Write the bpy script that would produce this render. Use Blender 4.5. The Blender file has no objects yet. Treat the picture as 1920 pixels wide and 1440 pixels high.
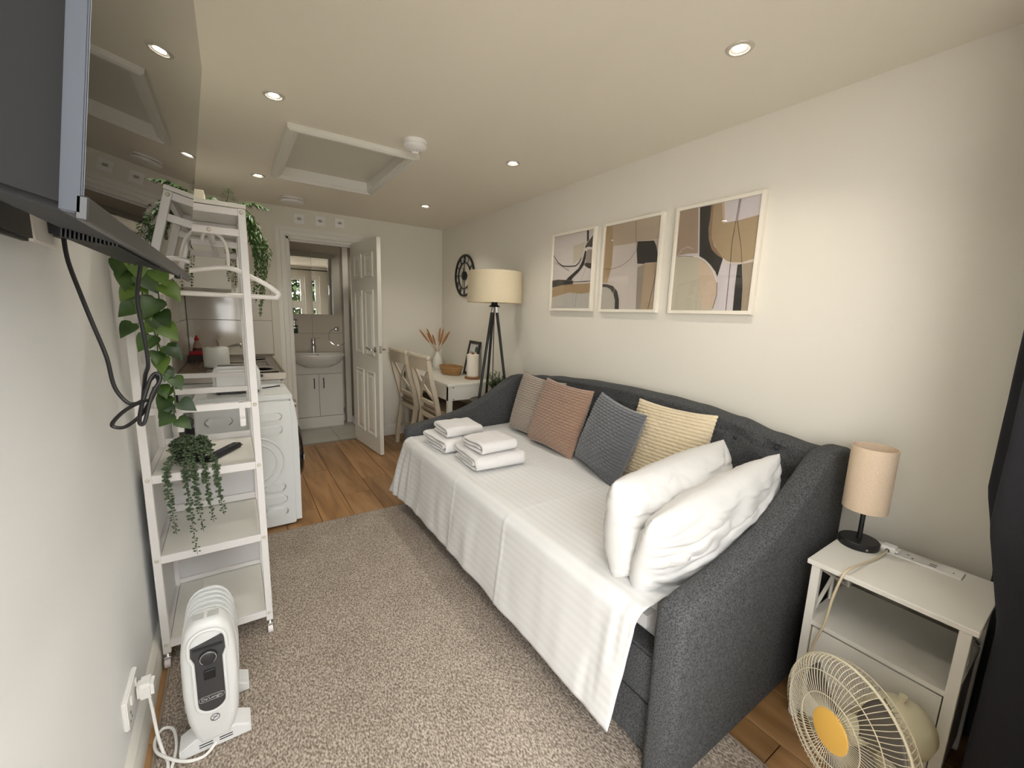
import bpy, bmesh, math, random
from mathutils import Vector, Matrix, Euler, noise
random.seed(7)
PI = math.pi
scene = bpy.context.scene
COL = scene.collection

# ---------------------------------------------------------------- camera, world, light
cam_d = bpy.data.cameras.new('camera'); cam = bpy.data.objects.new('camera', cam_d); COL.objects.link(cam)
cam_d.sensor_width = 36; cam_d.lens = 779.0/1920*36; cam_d.clip_start = 0.02
yaw, pit, rol = math.radians(-34.0), math.radians(-9.4), math.radians(1.9)
Ry = Matrix(((math.cos(yaw), math.sin(yaw), 0), (-math.sin(yaw), math.cos(yaw), 0), (0, 0, 1)))
Rp = Matrix(((1, 0, 0), (0, math.cos(pit), math.sin(pit)), (0, -math.sin(pit), math.cos(pit))))
Bs = Matrix(((1, 0, 0), (0, 0, -1), (0, 1, 0)))
Rr = Matrix(((math.cos(rol), -math.sin(rol), 0), (math.sin(rol), math.cos(rol), 0), (0, 0, 1)))
Mw = Rr @ Bs @ Rp @ Ry
cam.matrix_world = Matrix.Translation((0, 0, 1.345)) @ Matrix((Mw[0], -Mw[1], -Mw[2])).transposed().to_4x4()
scene.camera = cam

world = bpy.data.worlds.new('sky'); scene.world = world; world.use_nodes = True
bg = world.node_tree.nodes['Background']
bg.inputs[0].default_value = (0.985, 0.99, 0.985, 1); bg.inputs[1].default_value = 9.0

def portal(name, loc, rot, sx, sy):
    d = bpy.data.lights.new(name, 'AREA'); d.shape = 'RECTANGLE'; d.size = sx; d.size_y = sy
    d.cycles.is_portal = True
    o = bpy.data.objects.new(name, d); o.location = loc; o.rotation_euler = rot; COL.objects.link(o)
portal('door_opening_portal', (0.17, -0.10, 1.02), (-PI/2, 0, 0), 0.88, 2.0)
portal('window_portal', (1.03, -0.10, 1.495), (-PI/2, 0, 0), 0.68, 1.07)
SPOT_W = 15.0
scene.view_settings.view_transform = 'Standard'; scene.view_settings.look = 'None'
scene.view_settings.exposure = 0.22; scene.view_settings.gamma = 1.0
scene.view_settings.use_curve_mapping = False

# ---------------------------------------------------------------- helpers
def lin(c):
    f = lambda v: v/12.92 if v <= 0.04045 else ((v+0.055)/1.055)**2.4
    return tuple(f(x/255) for x in c[:3]) + (1,)
MATS = {}
def mat(name, c, rough=0.5, metal=0.0, bump=None, var=None, spec=None, emit=None, coat=0, sheen=0, trans=0, subs=0):
    """procedural principled material; bump=(scale,strength); var=(scale,colour2,sharp)"""
    if name in MATS: return MATS[name]
    m = bpy.data.materials.new(name); m.use_nodes = True; nt = m.node_tree; p = nt.nodes['Principled BSDF']
    p.inputs['Base Color'].default_value = lin(c); p.inputs['Roughness'].default_value = rough
    p.inputs['Metallic'].default_value = metal
    if spec is not None: p.inputs['Specular IOR Level'].default_value = spec
    if coat: p.inputs['Coat Weight'].default_value = coat; p.inputs['Coat Roughness'].default_value = 0.08
    if sheen: p.inputs['Sheen Weight'].default_value = sheen
    if trans: p.inputs['Transmission Weight'].default_value = trans
    if emit: p.inputs['Emission Color'].default_value = lin(emit[0]); p.inputs['Emission Strength'].default_value = emit[1]
    tc = None
    if bump or var: tc = nt.nodes.new('ShaderNodeNewGeometry')
    if var:
        n = nt.nodes.new('ShaderNodeTexNoise'); n.inputs['Scale'].default_value = var[0]; n.inputs['Detail'].default_value = 3
        r = nt.nodes.new('ShaderNodeValToRGB'); s = var[2] if len(var) > 2 else 0.2
        r.color_ramp.elements[0].position = 0.5-s; r.color_ramp.elements[1].position = 0.5+s
        r.color_ramp.elements[0].color = lin(c); r.color_ramp.elements[1].color = lin(var[1])
        nt.links.new(tc.outputs['Position'], n.inputs['Vector']); nt.links.new(n.outputs['Fac'], r.inputs[0])
        nt.links.new(r.outputs[0], p.inputs['Base Color'])
    if bump:
        n = nt.nodes.new('ShaderNodeTexNoise'); n.inputs['Scale'].default_value = bump[0]; n.inputs['Detail'].default_value = 3
        b = nt.nodes.new('ShaderNodeBump'); b.inputs['Strength'].default_value = bump[1]; b.inputs['Distance'].default_value = 0.01
        nt.links.new(tc.outputs['Position'], n.inputs['Vector']); nt.links.new(n.outputs['Fac'], b.inputs['Height'])
        nt.links.new(b.outputs[0], p.inputs['Normal'])
    MATS[name] = m
    return m
def pane_mat(name, tint=(1, 1, 1), ior=1.5):
    if name in MATS: return MATS[name]
    m = bpy.data.materials.new(name); m.use_nodes = True; nt = m.node_tree; nt.nodes.clear()
    out = nt.nodes.new('ShaderNodeOutputMaterial'); mx = nt.nodes.new('ShaderNodeMixShader')
    lw = nt.nodes.new('ShaderNodeLayerWeight'); lw.inputs['Blend'].default_value = 0.5
    pw = nt.nodes.new('ShaderNodeMath'); pw.operation = 'POWER'; pw.inputs[1].default_value = 5.0; nt.links.new(lw.outputs['Facing'], pw.inputs[0])
    f = nt.nodes.new('ShaderNodeMath'); f.operation = 'MULTIPLY_ADD'; f.inputs[1].default_value = 0.96; f.inputs[2].default_value = 0.04; nt.links.new(pw.outputs[0], f.inputs[0])
    t = nt.nodes.new('ShaderNodeBsdfTransparent'); t.inputs[0].default_value = (*tint, 1)
    g = nt.nodes.new('ShaderNodeBsdfGlossy'); g.inputs['Roughness'].default_value = 0.01
    nt.links.new(f.outputs[0], mx.inputs[0]); nt.links.new(t.outputs[0], mx.inputs[1]); nt.links.new(g.outputs[0], mx.inputs[2])
    nt.links.new(mx.outputs[0], out.inputs[0]); MATS[name] = m
    return m

class MB:
    def __init__(s): s.bm = bmesh.new()
    def box(s, x0, x1, y0, y1, z0, z1, b=0, seg=1, rot=None):
        c = Vector(((x0+x1)/2, (y0+y1)/2, (z0+z1)/2))
        m = Matrix.Translation(c)
        if rot is not None: m = m @ rot.to_4x4()
        m = m @ Matrix.Diagonal((abs(x1-x0), abs(y1-y0), abs(z1-z0), 1))
        r = bmesh.ops.create_cube(s.bm, size=1, matrix=m)
        if b:
            es = {e for v in r['verts'] for e in v.link_edges}
            bmesh.ops.bevel(s.bm, geom=list(es), offset=b, segments=seg, affect='EDGES', clamp_overlap=True)
        return s
    def cyl(s, p0, p1, r0, r1=None, n=16):
        p0, p1 = Vector(p0), Vector(p1); r1 = r0 if r1 is None else r1
        d = p1-p0; q = d.to_track_quat('Z', 'Y').to_matrix().to_4x4()
        bmesh.ops.create_cone(s.bm, cap_ends=True, segments=n, radius1=max(r0, 1e-5), radius2=max(r1, 1e-5), depth=d.length,
                              matrix=Matrix.Translation((p0+p1)/2) @ q)
        return s
    def ball(s, c, r, n=10, sc=(1, 1, 1)):
        bmesh.ops.create_uvsphere(s.bm, u_segments=n, v_segments=max(4, n*2//3), radius=r, matrix=Matrix.Translation(c) @ Matrix.Diagonal((*sc, 1)))
        return s
    def tube(s, pts, r, n=8, closed=False, smooth=0):
        pts = [Vector(p) for p in pts]
        if smooth:
            o = []; N = len(pts)
            for i in range(N if closed else N-1):
                g = lambda k: pts[k % N] if closed else pts[max(0, min(N-1, k))]
                a, b, c, d = g(i-1), g(i), g(i+1), g(i+2)
                for k in range(smooth):
                    t = k/smooth
                    o.append(0.5*((2*b)+(c-a)*t+(2*a-5*b+4*c-d)*t*t+(3*b-a-3*c+d)*t**3))
            if not closed: o.append(pts[-1])
            pts = o
        N = len(pts); rings = []; nrm = None
        for i, p in enumerate(pts):
            if closed: t = pts[(i+1) % N]-pts[i-1]
            else: t = pts[min(N-1, i+1)]-pts[max(0, i-1)]
            if t.length < 1e-9: t = Vector((0, 0, 1))
            t.normalize()
            if nrm is None:
                nrm = t.orthogonal().normalized()
            else:
                nrm = nrm-t*nrm.dot(t)
                nrm = nrm.normalized() if nrm.length > 1e-6 else t.orthogonal().normalized()
            bn = t.cross(nrm); rr = r[i*len(r)//N] if isinstance(r, (list, tuple)) else r
            rings.append([s.bm.verts.new(p+(nrm*math.cos(2*PI*k/n)+bn*math.sin(2*PI*k/n))*rr) for k in range(n)])
        for i in range(N if closed else N-1):
            a, b = rings[i], rings[(i+1) % N]
            for k in range(n): s.bm.faces.new((a[k], a[(k+1) % n], b[(k+1) % n], b[k]))
        if not closed:
            s.bm.faces.new(list(reversed(rings[0]))); s.bm.faces.new(rings[-1])
        return s
    def lathe(s, prof, c=(0, 0, 0), n=32, sx=1, sy=1, a0=0, a1=2*PI, mtx=None):
        full = abs(a1-a0-2*PI) < 1e-6; N = n if full else n+1; c = Vector(c); rings = []
        for r, z in prof:
            ring = []
            for k in range(N):
                a = a0+(a1-a0)*k/n
                p = Vector((r*math.cos(a)*sx, r*math.sin(a)*sy, z))
                if mtx is not None: p = mtx @ p
                ring.append(s.bm.verts.new(c+p))
            rings.append(ring)
        for i in range(len(rings)-1):
            for k in range(n):
                k2 = (k+1) % N
                s.bm.faces.new((rings[i][k], rings[i][k2], rings[i+1][k2], rings[i+1][k]))
        if tuple(prof[0]) == tuple(prof[-1]): return s
        for ring, f in ((rings[0], True), (rings[-1], False)):
            if max((v.co-ring[0].co).length for v in ring) > 1e-5 and full:
                s.bm.faces.new(list(reversed(ring)) if f else ring)
        return s
    def prism(s, poly, axis, a0, a1, b=0, seg=2):
        def P(p, a):
            return {'x': Vector((a, p[0], p[1])), 'y': Vector((p[0], a, p[1])), 'z': Vector((p[0], p[1], a))}[axis]
        v0 = [s.bm.verts.new(P(p, a0)) for p in poly]; v1 = [s.bm.verts.new(P(p, a1)) for p in poly]
        f0 = s.bm.faces.new(v0); f1 = s.bm.faces.new(list(reversed(v1))); N = len(poly)
        for i in range(N): s.bm.faces.new((v0[i], v1[i], v1[(i+1) % N], v0[(i+1) % N]))
        if b:
            bmesh.ops.bevel(s.bm, geom=list(f0.edges)+list(f1.edges), offset=b, segments=seg, affect='EDGES', clamp_overlap=True)
        return s
    def face(s, pts): s.bm.faces.new([s.bm.verts.new(p) for p in pts]); return s
    def grid(s, fn, nu, nv, closeu=False, closev=False, uv=None):
        U = nu if closeu else nu+1; V = nv if closev else nv+1
        vs = [[s.bm.verts.new(fn(i/nu, j/nv)) for j in range(V)] for i in range(U)]
        lay = s.bm.loops.layers.uv.verify() if uv else None
        for i in range(nu):
            for j in range(nv):
                i2, j2 = (i+1) % U, (j+1) % V
                f = s.bm.faces.new((vs[i][j], vs[i2][j], vs[i2][j2], vs[i][j2]))
                if uv:
                    for l, (a, c) in zip(f.loops, ((i, j), (i+1, j), (i+1, j+1), (i, j+1))): l[lay].uv = uv(a/nu, c/nv)
        return s

ORG = {}
def worg(o): return ORG.get(o.name, Vector((0, 0, 0)))
def obj(name, mb, m, parent=None, local=False, smooth=35, origin=None, fix=True, solid=None, subd=0):
    bm = mb.bm
    if fix: bmesh.ops.recalc_face_normals(bm, faces=bm.faces)
    me = bpy.data.meshes.new(name)
    if parent is not None: org = Vector((0, 0, 0)) if local else worg(parent)
    elif origin is not None: org = Vector(origin)
    else:
        xs = [v.co for v in bm.verts]
        org = Vector(((min(v.x for v in xs)+max(v.x for v in xs))/2, (min(v.y for v in xs)+max(v.y for v in xs))/2, min(v.z for v in xs)))
    bm.transform(Matrix.Translation(-org)); bm.to_mesh(me); bm.free()
    for mm in (m if isinstance(m, (list, tuple)) else [m]): me.materials.append(mm)
    if smooth:
        me.shade_smooth()
        if smooth < 180: me.set_sharp_from_angle(angle=math.radians(smooth))
    o = bpy.data.objects.new(name, me); COL.objects.link(o)
    if parent is not None: o.parent = parent; ORG[o.name] = org
    else: o.location = org; ORG[o.name] = org
    if solid: md = o.modifiers.new('thick', 'SOLIDIFY'); md.thickness = solid; md.offset = 0
    if subd: md = o.modifiers.new('sub', 'SUBSURF'); md.levels = subd; md.render_levels = subd
    return o
def tag(o, label, cat, group=None):
    o['label'] = label; o['category'] = cat
    if group: o['group'] = group
    return o
def thing(name, label, cat, loc=(0, 0, 0), rot=(0, 0, 0), group=None):
    o = bpy.data.objects.new(name, None); COL.objects.link(o); o.empty_display_size = 0.05
    o.location = loc; o.rotation_euler = rot; ORG[o.name] = Vector(loc)
    return tag(o, label, cat, group)
def struct(o): o['kind'] = 'structure'; return o
def sempty(name, loc=(0, 0, 0)):
    o = bpy.data.objects.new(name, None); COL.objects.link(o); o.location = loc; ORG[o.name] = Vector(loc); o['kind'] = 'structure'
    return o
def copytree(o, parent=None):
    c = o.copy(); COL.objects.link(c); c.parent = parent
    for ch in list(o.children): copytree(ch, c)
    return c
def shared(name, me, loc, parent, rot=(0, 0, 0), scale=(1, 1, 1)):
    o = bpy.data.objects.new(name, me); COL.objects.link(o); o.parent = parent; o.location = Vector(loc)-worg(parent); o.rotation_euler = rot; o.scale = scale
    return o
def mesh_of(mb, m, smooth=35, name='mesh'):
    bmesh.ops.recalc_face_normals(mb.bm, faces=mb.bm.faces)
    me = bpy.data.meshes.new(name); mb.bm.to_mesh(me); mb.bm.free(); me.materials.append(m)
    if smooth: me.shade_smooth(); me.set_sharp_from_angle(angle=math.radians(smooth))
    return me
def text_mb(txt, size, M4):
    cu = bpy.data.curves.new('txt', 'FONT'); cu.body = txt; cu.size = size; cu.align_x = 'CENTER'; cu.align_y = 'CENTER'; cu.extrude = 0.0003
    to = bpy.data.objects.new('txt', cu); COL.objects.link(to)
    dg = bpy.context.evaluated_depsgraph_get(); me = to.evaluated_get(dg).to_mesh()
    mb = MB(); mb.bm.from_mesh(me); mb.bm.transform(M4)
    bpy.data.objects.remove(to); bpy.data.curves.remove(cu)
    return mb

# ---------------------------------------------------------------- materials
WALL = mat('wall_paint', (226, 220, 207), 0.85, bump=(180, 0.04))
CEIL = mat('ceiling_paint', (237, 230, 215), 0.9, bump=(150, 0.03))
WHITE_GLOSS = mat('white_gloss_paint', (232, 229, 222), 0.35)
TRIM = mat('trim_paint', (228, 225, 216), 0.4)
PLASTIC = mat('white_plastic', (236, 234, 230), 0.35)
METALW = mat('white_powder_coat', (224, 221, 219), 0.4)
BOARD = mat('white_board', (224, 222, 214), 0.45)
CHROME = mat('chrome', (215, 215, 215), 0.12, 1.0)
STEEL = mat('brushed_steel', (158, 150, 138), 0.38, 1.0)
BLACK = mat('black_plastic', (24, 24, 26), 0.4)
BLACKM = mat('black_metal', (22, 22, 24), 0.45)
DARKGLASS = mat('dark_glass', (12, 12, 14), 0.05)
LINEN = mat('white_linen', (206, 204, 201), 0.85, bump=(14, 0.12))
GLASS = pane_mat('clear_glass')
# ---------------------------------------------------------------- room shell
XL, XR, YB, YF, ZC = -0.315, 1.99, 4.42, -0.06, 2.24
def wood_mat(name, c1, c2, c3, rough=0.4, sc=(9, 0.9, 9)):
    m = bpy.data.materials.new(name); m.use_nodes = True; nt = m.node_tree; p = nt.nodes['Principled BSDF']; L = nt.links.new
    g = nt.nodes.new('ShaderNodeNewGeometry'); oi = nt.nodes.new('ShaderNodeObjectInfo')
    mp = nt.nodes.new('ShaderNodeMapping'); mp.inputs['Scale'].default_value = sc
    mu = nt.nodes.new('ShaderNodeMath'); mu.operation = 'MULTIPLY'; mu.inputs[1].default_value = 37
    cx = nt.nodes.new('ShaderNodeCombineXYZ'); ad = nt.nodes.new('ShaderNodeVectorMath')
    L(oi.outputs['Random'], mu.inputs[0])
    for k in range(3): L(mu.outputs[0], cx.inputs[k])
    L(g.outputs['Position'], mp.inputs[0]); L(mp.outputs[0], ad.inputs[0]); L(cx.outputs[0], ad.inputs[1])
    n = nt.nodes.new('ShaderNodeTexNoise'); n.inputs['Scale'].default_value = 1.3; n.inputs['Detail'].default_value = 6; n.inputs['Distortion'].default_value = 1.2
    L(ad.outputs[0], n.inputs['Vector'])
    r = nt.nodes.new('ShaderNodeValToRGB'); e = r.color_ramp.elements
    e[0].position = 0.3; e[0].color = lin(c1); e[1].position = 0.72; e[1].color = lin(c3); k = e.new(0.52); k.color = lin(c2)
    L(n.outputs['Fac'], r.inputs[0])
    hs = nt.nodes.new('ShaderNodeHueSaturation'); mr = nt.nodes.new('ShaderNodeMapRange')
    mr.inputs[3].default_value = 0.88; mr.inputs[4].default_value = 1.12
    L(oi.outputs['Random'], mr.inputs[0]); L(mr.outputs[0], hs.inputs['Value']); L(r.outputs[0], hs.inputs['Color']); L(hs.outputs[0], p.inputs['Base Color'])
    p.inputs['Roughness'].default_value = rough
    b = nt.nodes.new('ShaderNodeBump'); b.inputs['Strength'].default_value = 0.08; b.inputs['Distance'].default_value = 0.003
    L(n.outputs['Fac'], b.inputs['Height']); L(b.outputs[0], p.inputs['Normal'])
    return m
OAK = wood_mat('oak_laminate', (128, 92, 56), (158, 119, 77), (174, 136, 94))

floor = struct(obj('floor', MB().box(XL-0.1, XR+0.1, -0.3, YB+0.05, -0.06, -0.011), mat('floor_joint', (60, 42, 26), 0.8), origin=(0, 0, 0), smooth=0))
pl_cache = {}
def plank(x0, x1, y0, y1):
    k = (round(x1-x0, 3), round(y1-y0, 3))
    if k not in pl_cache:
        pl_cache[k] = mesh_of(MB().box(-k[0]/2, k[0]/2, -k[1]/2, k[1]/2, -0.010, 0, b=0.0012), OAK, 0, 'plank')
    shared('plank', pl_cache[k], ((x0+x1)/2, (y0+y1)/2, 0), floor)
W = 0.198; LEN = 1.22; g = 0.0014
for i in range(-4, 9):
    x0 = 0.602+i*W; xa, xb = max(XL, x0-W), min(XR, x0)
    if xb-xa < 0.02: continue
    j = {1: 3.06, 2: 3.31, 0: 2.42, 3: 2.72}.get(i, 2.2+((i*0.47) % 1.2))
    while j > -0.25: j -= LEN
    while j < YB:
        a, b = max(-0.25, j), min(YB+0.0, j+LEN)
        if b-a > 0.03: plank(xa+g, xb-g, a+g, b-g)
        j += LEN

ceil = MB(); hx0, hx1, hy0, hy1 = 0.325, 0.927, 2.50, 3.395
for a in ((XL-0.1, hx0, YF-0.2, YB+0.1), (hx1, XR+0.1, YF-0.2, YB+0.1), (hx0, hx1, YF-0.2, hy0), (hx0, hx1, hy1, YB+0.1)):
    ceil.box(a[0], a[1], a[2], a[3], ZC, ZC+0.1)
struct(obj('ceiling', ceil, CEIL, origin=(0, 0, ZC), smooth=0))
wall_left = struct(obj('wall_left', MB().box(XL-0.1, XL, YF-0.2, YB+0.1, 0, ZC), mat('left_wall_paint_brightened', (238, 239, 239), 0.85, bump=(180, 0.04)), smooth=0))  # neutral white, lightened further so the colour stands in for stronger daylight here
wall_right = struct(obj('wall_right', MB().box(XR, XR+0.1, YF-0.2, YB+0.1, 0, ZC), WALL, smooth=0))
DX0, DX1, DZ = 0.455, 1.055, 1.987
wb = MB().box(XL, DX0, YB, YB+0.1, 0, ZC).box(DX1, XR, YB, YB+0.1, 0, ZC).box(DX0, DX1, YB, YB+0.1, DZ, ZC)
wall_back = struct(obj('wall_back', wb, WALL, origin=(0, YB, 0), smooth=0))
# wall the photographer stands at: garden door opening
OX0, OX1, OZ = -0.28, 0.62, 2.04; WX0, WX1, WZ = 0.68, 1.38, 0.95
wf = MB().box(XL, OX0, YF-0.2, YF, 0, ZC).box(WX1, XR, YF-0.2, YF, 0, ZC).box(OX0, WX1, YF-0.2, YF, OZ, ZC).box(OX1, WX0, YF-0.2, YF, 0, OZ).box(WX0, WX1, YF-0.2, YF, 0, WZ)
struct(obj('wall_front', wf, WALL, origin=(0, YF, 0), smooth=0))
tr3 = sempty('trim_3', (0.17, YF-0.1, 0))
for a in ((OX0, OX0+0.05, 0, OZ), (OX1-0.05, OX1, 0, OZ), (OX0+0.05, OX1-0.05, OZ-0.05, OZ)):
    obj('door_frame_bar', MB().box(a[0], a[1], YF-0.16, YF-0.08, a[2], a[3], b=0.004), WHITE_GLOSS, tr3)
w1 = sempty('window_1', (1.09, YF-0.1, WZ))
for a in ((WX0, WX0+0.05, WZ, OZ), (WX1-0.05, WX1, WZ, OZ), (WX0+0.05, WX1-0.05, OZ-0.05, OZ), (WX0+0.05, WX1-0.05, WZ, WZ+0.05), (WX0+0.05, WX1-0.05, 1.38, 1.47)):
    obj('frame_bar', MB().box(a[0], a[1], YF-0.16, YF-0.08, a[2], a[3], b=0.004), WHITE_GLOSS, w1)
for a, b in ((WZ+0.05, 1.38), (1.47, OZ-0.05)):
    for q in ((WX0+0.05, WX0+0.085, a, b), (WX1-0.085, WX1-0.05, a, b), (WX0+0.085, WX1-0.085, a, a+0.035), (WX0+0.085, WX1-0.085, b-0.035, b)):
        obj('sash_bar', MB().box(q[0], q[1], YF-0.15, YF-0.09, q[2], q[3], b=0.003), WHITE_GLOSS, w1)
    obj('pane', MB().box(WX0+0.085, WX1-0.085, YF-0.123, YF-0.117, a+0.035, b-0.035), GLASS, w1, smooth=0)
obj('window_sill', MB().box(WX0-0.03, WX1+0.03, YF-0.08, YF+0.03, WZ-0.02, WZ, b=0.004), WHITE_GLOSS, w1)
obj('window_handle', MB().box(WX1-0.078, WX1-0.062, YF-0.09, YF-0.06, 1.62, 1.70, b=0.003), PLASTIC, w1)
ga = struct(obj('floor_patio', MB().box(-3, 5, -6, YF-0.2, -0.16, -0.08), mat('paving', (168, 160, 148), 0.9, bump=(30, 0.2)), origin=(0, 0, -0.1), smooth=0))

# baseboards
def skirting(name, x0, x1, y0, y1, side):
    t = 0.018; prof = [(0, 0), (t, 0), (t, 0.075), (t*0.8, 0.085), (t*0.8, 0.092), (t*0.35, 0.11), (0, 0.118)]
    mb = MB()
    if side == 'left': mb.prism([(x0+p, z) for p, z in prof], 'y', y0, y1)
    elif side == 'right': mb.prism([(x1-p, z) for p, z in prof], 'y', y0, y1)
    else: mb.prism([(y1-p, z) for p, z in prof], 'x', x0, x1)
    return struct(obj(name, mb, TRIM, smooth=20))
skirting('baseboard_left', XL, 0, YF, 3.2, 'left')
skirting('baseboard_right', 0, XR, YF, YB-0.02, 'right')
skirting('baseboard_back', DX1+0.085, XR-0.02, 0, YB, 'back')
# door lining and architrave
tr = sempty('trim_1', (0.755, YB, 0))
def arch_prof(): return [(0, 0), (0.085, 0), (0.085, 0.008), (0.06, 0.012), (0.05, 0.012), (0.045, 0.018), (0.012, 0.018), (0.006, 0.012), (0, 0.01)]
def architrave(pts_side):
    mb = MB()
    # sweep profile (offset from opening, proud) around left, head, right with mitres
    P = arch_prof(); path = [(DX0, 0, -1, 0), (DX0, DZ, -1, 1), (DX1, DZ, 1, 1), (DX1, 0, 1, 0)]
    rings = []
    for (x, z, ox, oz) in path:
        rings.append([mb.bm.verts.new((x+ox*o, YB-h, z+oz*o)) for o, h in P])
    for a, b in zip(rings, rings[1:]):
        for k in range(len(P)-1): mb.bm.faces.new((a[k], a[k+1], b[k+1], b[k]))
    return mb
obj('architrave', architrave(None), TRIM, tr, smooth=15, fix=False)
lin_mb = MB().box(DX0-0.002, DX0+0.02, YB-0.005, YB+0.11, 0, DZ).box(DX1-0.02, DX1+0.002, YB-0.005, YB+0.11, 0, DZ).box(DX0, DX1, YB-0.005, YB+0.11, DZ-0.02, DZ+0.002)
lin_mb.box(DX0+0.018, DX0+0.032, YB+0.035, YB+0.075, 0, DZ-0.02).box(DX0+0.018, DX1-0.018, YB+0.035, YB+0.075, DZ-0.034, DZ-0.02)
obj('door_lining', lin_mb, TRIM, tr, smooth=0)
obj('strike_plate', MB().box(DX0+0.019, DX0+0.0215, YB+0.004, YB+0.028, 0.97, 1.03), CHROME, tr, smooth=0)

# open six panel door
door = sempty('door_1', (1.032, YB-0.012, 0)); dl = Vector((1.032, YB-0.012, 0)); DW, DH, DT = 0.64, 1.975, 0.036
door.rotation_euler = (0, 0, math.atan2(3.775-dl.y, 1.10-dl.x))     # local +x runs from hinge to free edge; local -y is the room face seen
pan = []
for (a, b) in ((0.085, 0.285), (0.355, 0.555)):
    for (c, d) in ((0.16, 0.78), (0.93, 1.53), (1.64, 1.86)): pan.append((a, b, c, d))
for f in (1,):
    mb = MB()
    mb.box(0, DW, -DT/2, DT/2, 0.008, DH, b=0.0015)
    obj('leaf', mb, mat('door_paint', (222, 219, 208), 0.42), door, local=True, smooth=0)
for (a, b, c, d) in pan:
    mb = MB()
    for sgn in (-1, 1):
        y0 = sgn*DT/2
        steps = [(0, 0.0), (0.006, 0.010), (0.014, 0.010), (0.030, 0.001), (0.042, 0.001), (0.056, 0.007)]
        rings = []
        for ins, h in steps:
            rings.append([mb.bm.verts.new((x, y0+sgn*h, z)) for x, z in ((a+ins, c+ins), (b-ins, c+ins), (b-ins, d-ins), (a+ins, d-ins))])
        for r0, r1 in zip(rings, rings[1:]):
            for k in range(4): mb.bm.faces.new((r0[k], r0[(k+1) % 4], r1[(k+1) % 4], r1[k]))
        mb.bm.faces.new(rings[-1])
    obj('panel', mb, MATS['door_paint'], door, local=True, smooth=0)
for sgn in (-1, 1):
    mb = MB().cyl((DW-0.055, sgn*DT/2, 0.995), (DW-0.055, sgn*(DT/2+0.012), 0.995), 0.026, n=24)
    rose = obj('handle_rose', mb, CHROME, door, local=True)
    y = sgn*(DT/2+0.045)
    obj('lever', MB().tube([(DW-0.055, sgn*(DT/2+0.01), 0.995), (DW-0.055, y, 0.995), (DW-0.075, y+sgn*0.006, 0.996), (DW-0.12, y+sgn*0.004, 1.0), (DW-0.175, y, 1.006)], 0.0085, 10, smooth=4), CHROME, rose, local=True)
obj('latch_plate', MB().box(DW-0.001, DW+0.0015, -0.012, 0.012, 0.965, 1.03), CHROME, door, local=True, smooth=0)
for z in (0.2, 1.0, 1.75): obj('hinge', MB().cyl((-0.004, DT/2+0.002, z-0.04), (-0.004, DT/2+0.002, z+0.04), 0.006, n=10), CHROME, door, local=True)

# loft hatch
h = thing('loft_hatch', 'white square loft hatch with stepped moulded frame set in ceiling', 'hatch', (0.626, 2.95, ZC))
mb = MB(); O = [(0, 0), (0, 0.022), (0.012, 0.03), (0.03, 0.03), (0.034, 0.022), (0.046, 0.022), (0.05, 0.014), (0.058, 0.014), (0.058, -0.05)]
x0, x1, y0, y1 = 0.287, 0.965, 2.462, 3.433
rings = [[mb.bm.verts.new((x, y, ZC-hh)) for x, y in ((x0+o, y0+o), (x1-o, y0+o), (x1-o, y1-o), (x0+o, y1-o))] for o, hh in O]
for a, b in zip(rings, rings[1:]):
    for k in range(4): mb.bm.faces.new((a[k], a[(k+1) % 4], b[(k+1) % 4], b[k]))
obj('hatch_frame', mb, TRIM, h, smooth=0)
obj('hatch_panel', MB().box(x0+0.052, x1-0.052, y0+0.052, y1-0.052, ZC+0.045, ZC+0.065), mat('hatch_board', (216, 212, 200), 0.5), h, smooth=0)

# bathroom beyond the door
BY = 5.26
TILEM = mat('bath_tile', (212, 202, 186), 0.2, var=(2.2, (203, 192, 175), 0.3))
GROUT = mat('grout', (150, 143, 132), 0.9)
bw = struct(obj('wall_bathroom', MB().box(0.25, 2.1, BY, BY+0.1, 0, ZC).box(0.25, 0.35, YB+0.1, BY, 0, ZC).box(2.0, 2.1, YB+0.1, BY, 0, ZC), mat('bath_wall_paint', (196, 184, 164), 0.8), origin=(0.8, BY, 0), smooth=0))
struct(obj('ceiling_bathroom', MB().box(0.25, 2.1, YB+0.1, BY+0.1, ZC, ZC+0.1), CEIL, smooth=0))
tc = {}
def tiles(parent, m, axis, at, u0, u1, v0, v1, tu, tv, us, vs, th=0.006, gap=0.0018):
    u = us
    while u < u1:
        v = vs
        while v < v1:
            a, b, c, d = max(u, u0), min(u+tu, u1), max(v, v0), min(v+tv, v1)
            if b-a > 0.012 and d-c > 0.012:
                w, hgt = b-a-2*gap, d-c-2*gap
                if axis == 'y-': shp, loc = (w, th, hgt), ((a+b)/2, at-th/2, (c+d)/2)
                elif axis == 'x+': shp, loc = (th, w, hgt), (at+th/2, (a+b)/2, (c+d)/2)
                elif axis == 'x-': shp, loc = (th, w, hgt), (at-th/2, (a+b)/2, (c+d)/2)
                else: shp, loc = (w, hgt, th), ((a+b)/2, (c+d)/2, at+th/2)
                k = (m.name,)+tuple(round(s, 3) for s in shp)
                if k not in tc: tc[k] = mesh_of(MB().box(-shp[0]/2, shp[0]/2, -shp[1]/2, shp[1]/2, -shp[2]/2, shp[2]/2, b=0.001), m, 0, 'tile')
                shared('tile', tc[k], loc, parent)
            v += tv
        u += tu
tiles(bw, TILEM, 'y-', BY, 0.35, 1.09, 0.12, 1.98, 0.60, 0.30, 0.165, 0.165)
obj('grout_bed', MB().box(0.35, 1.09, BY-0.002, BY, 0.1, 1.98), GROUT, bw, smooth=0)
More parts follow.
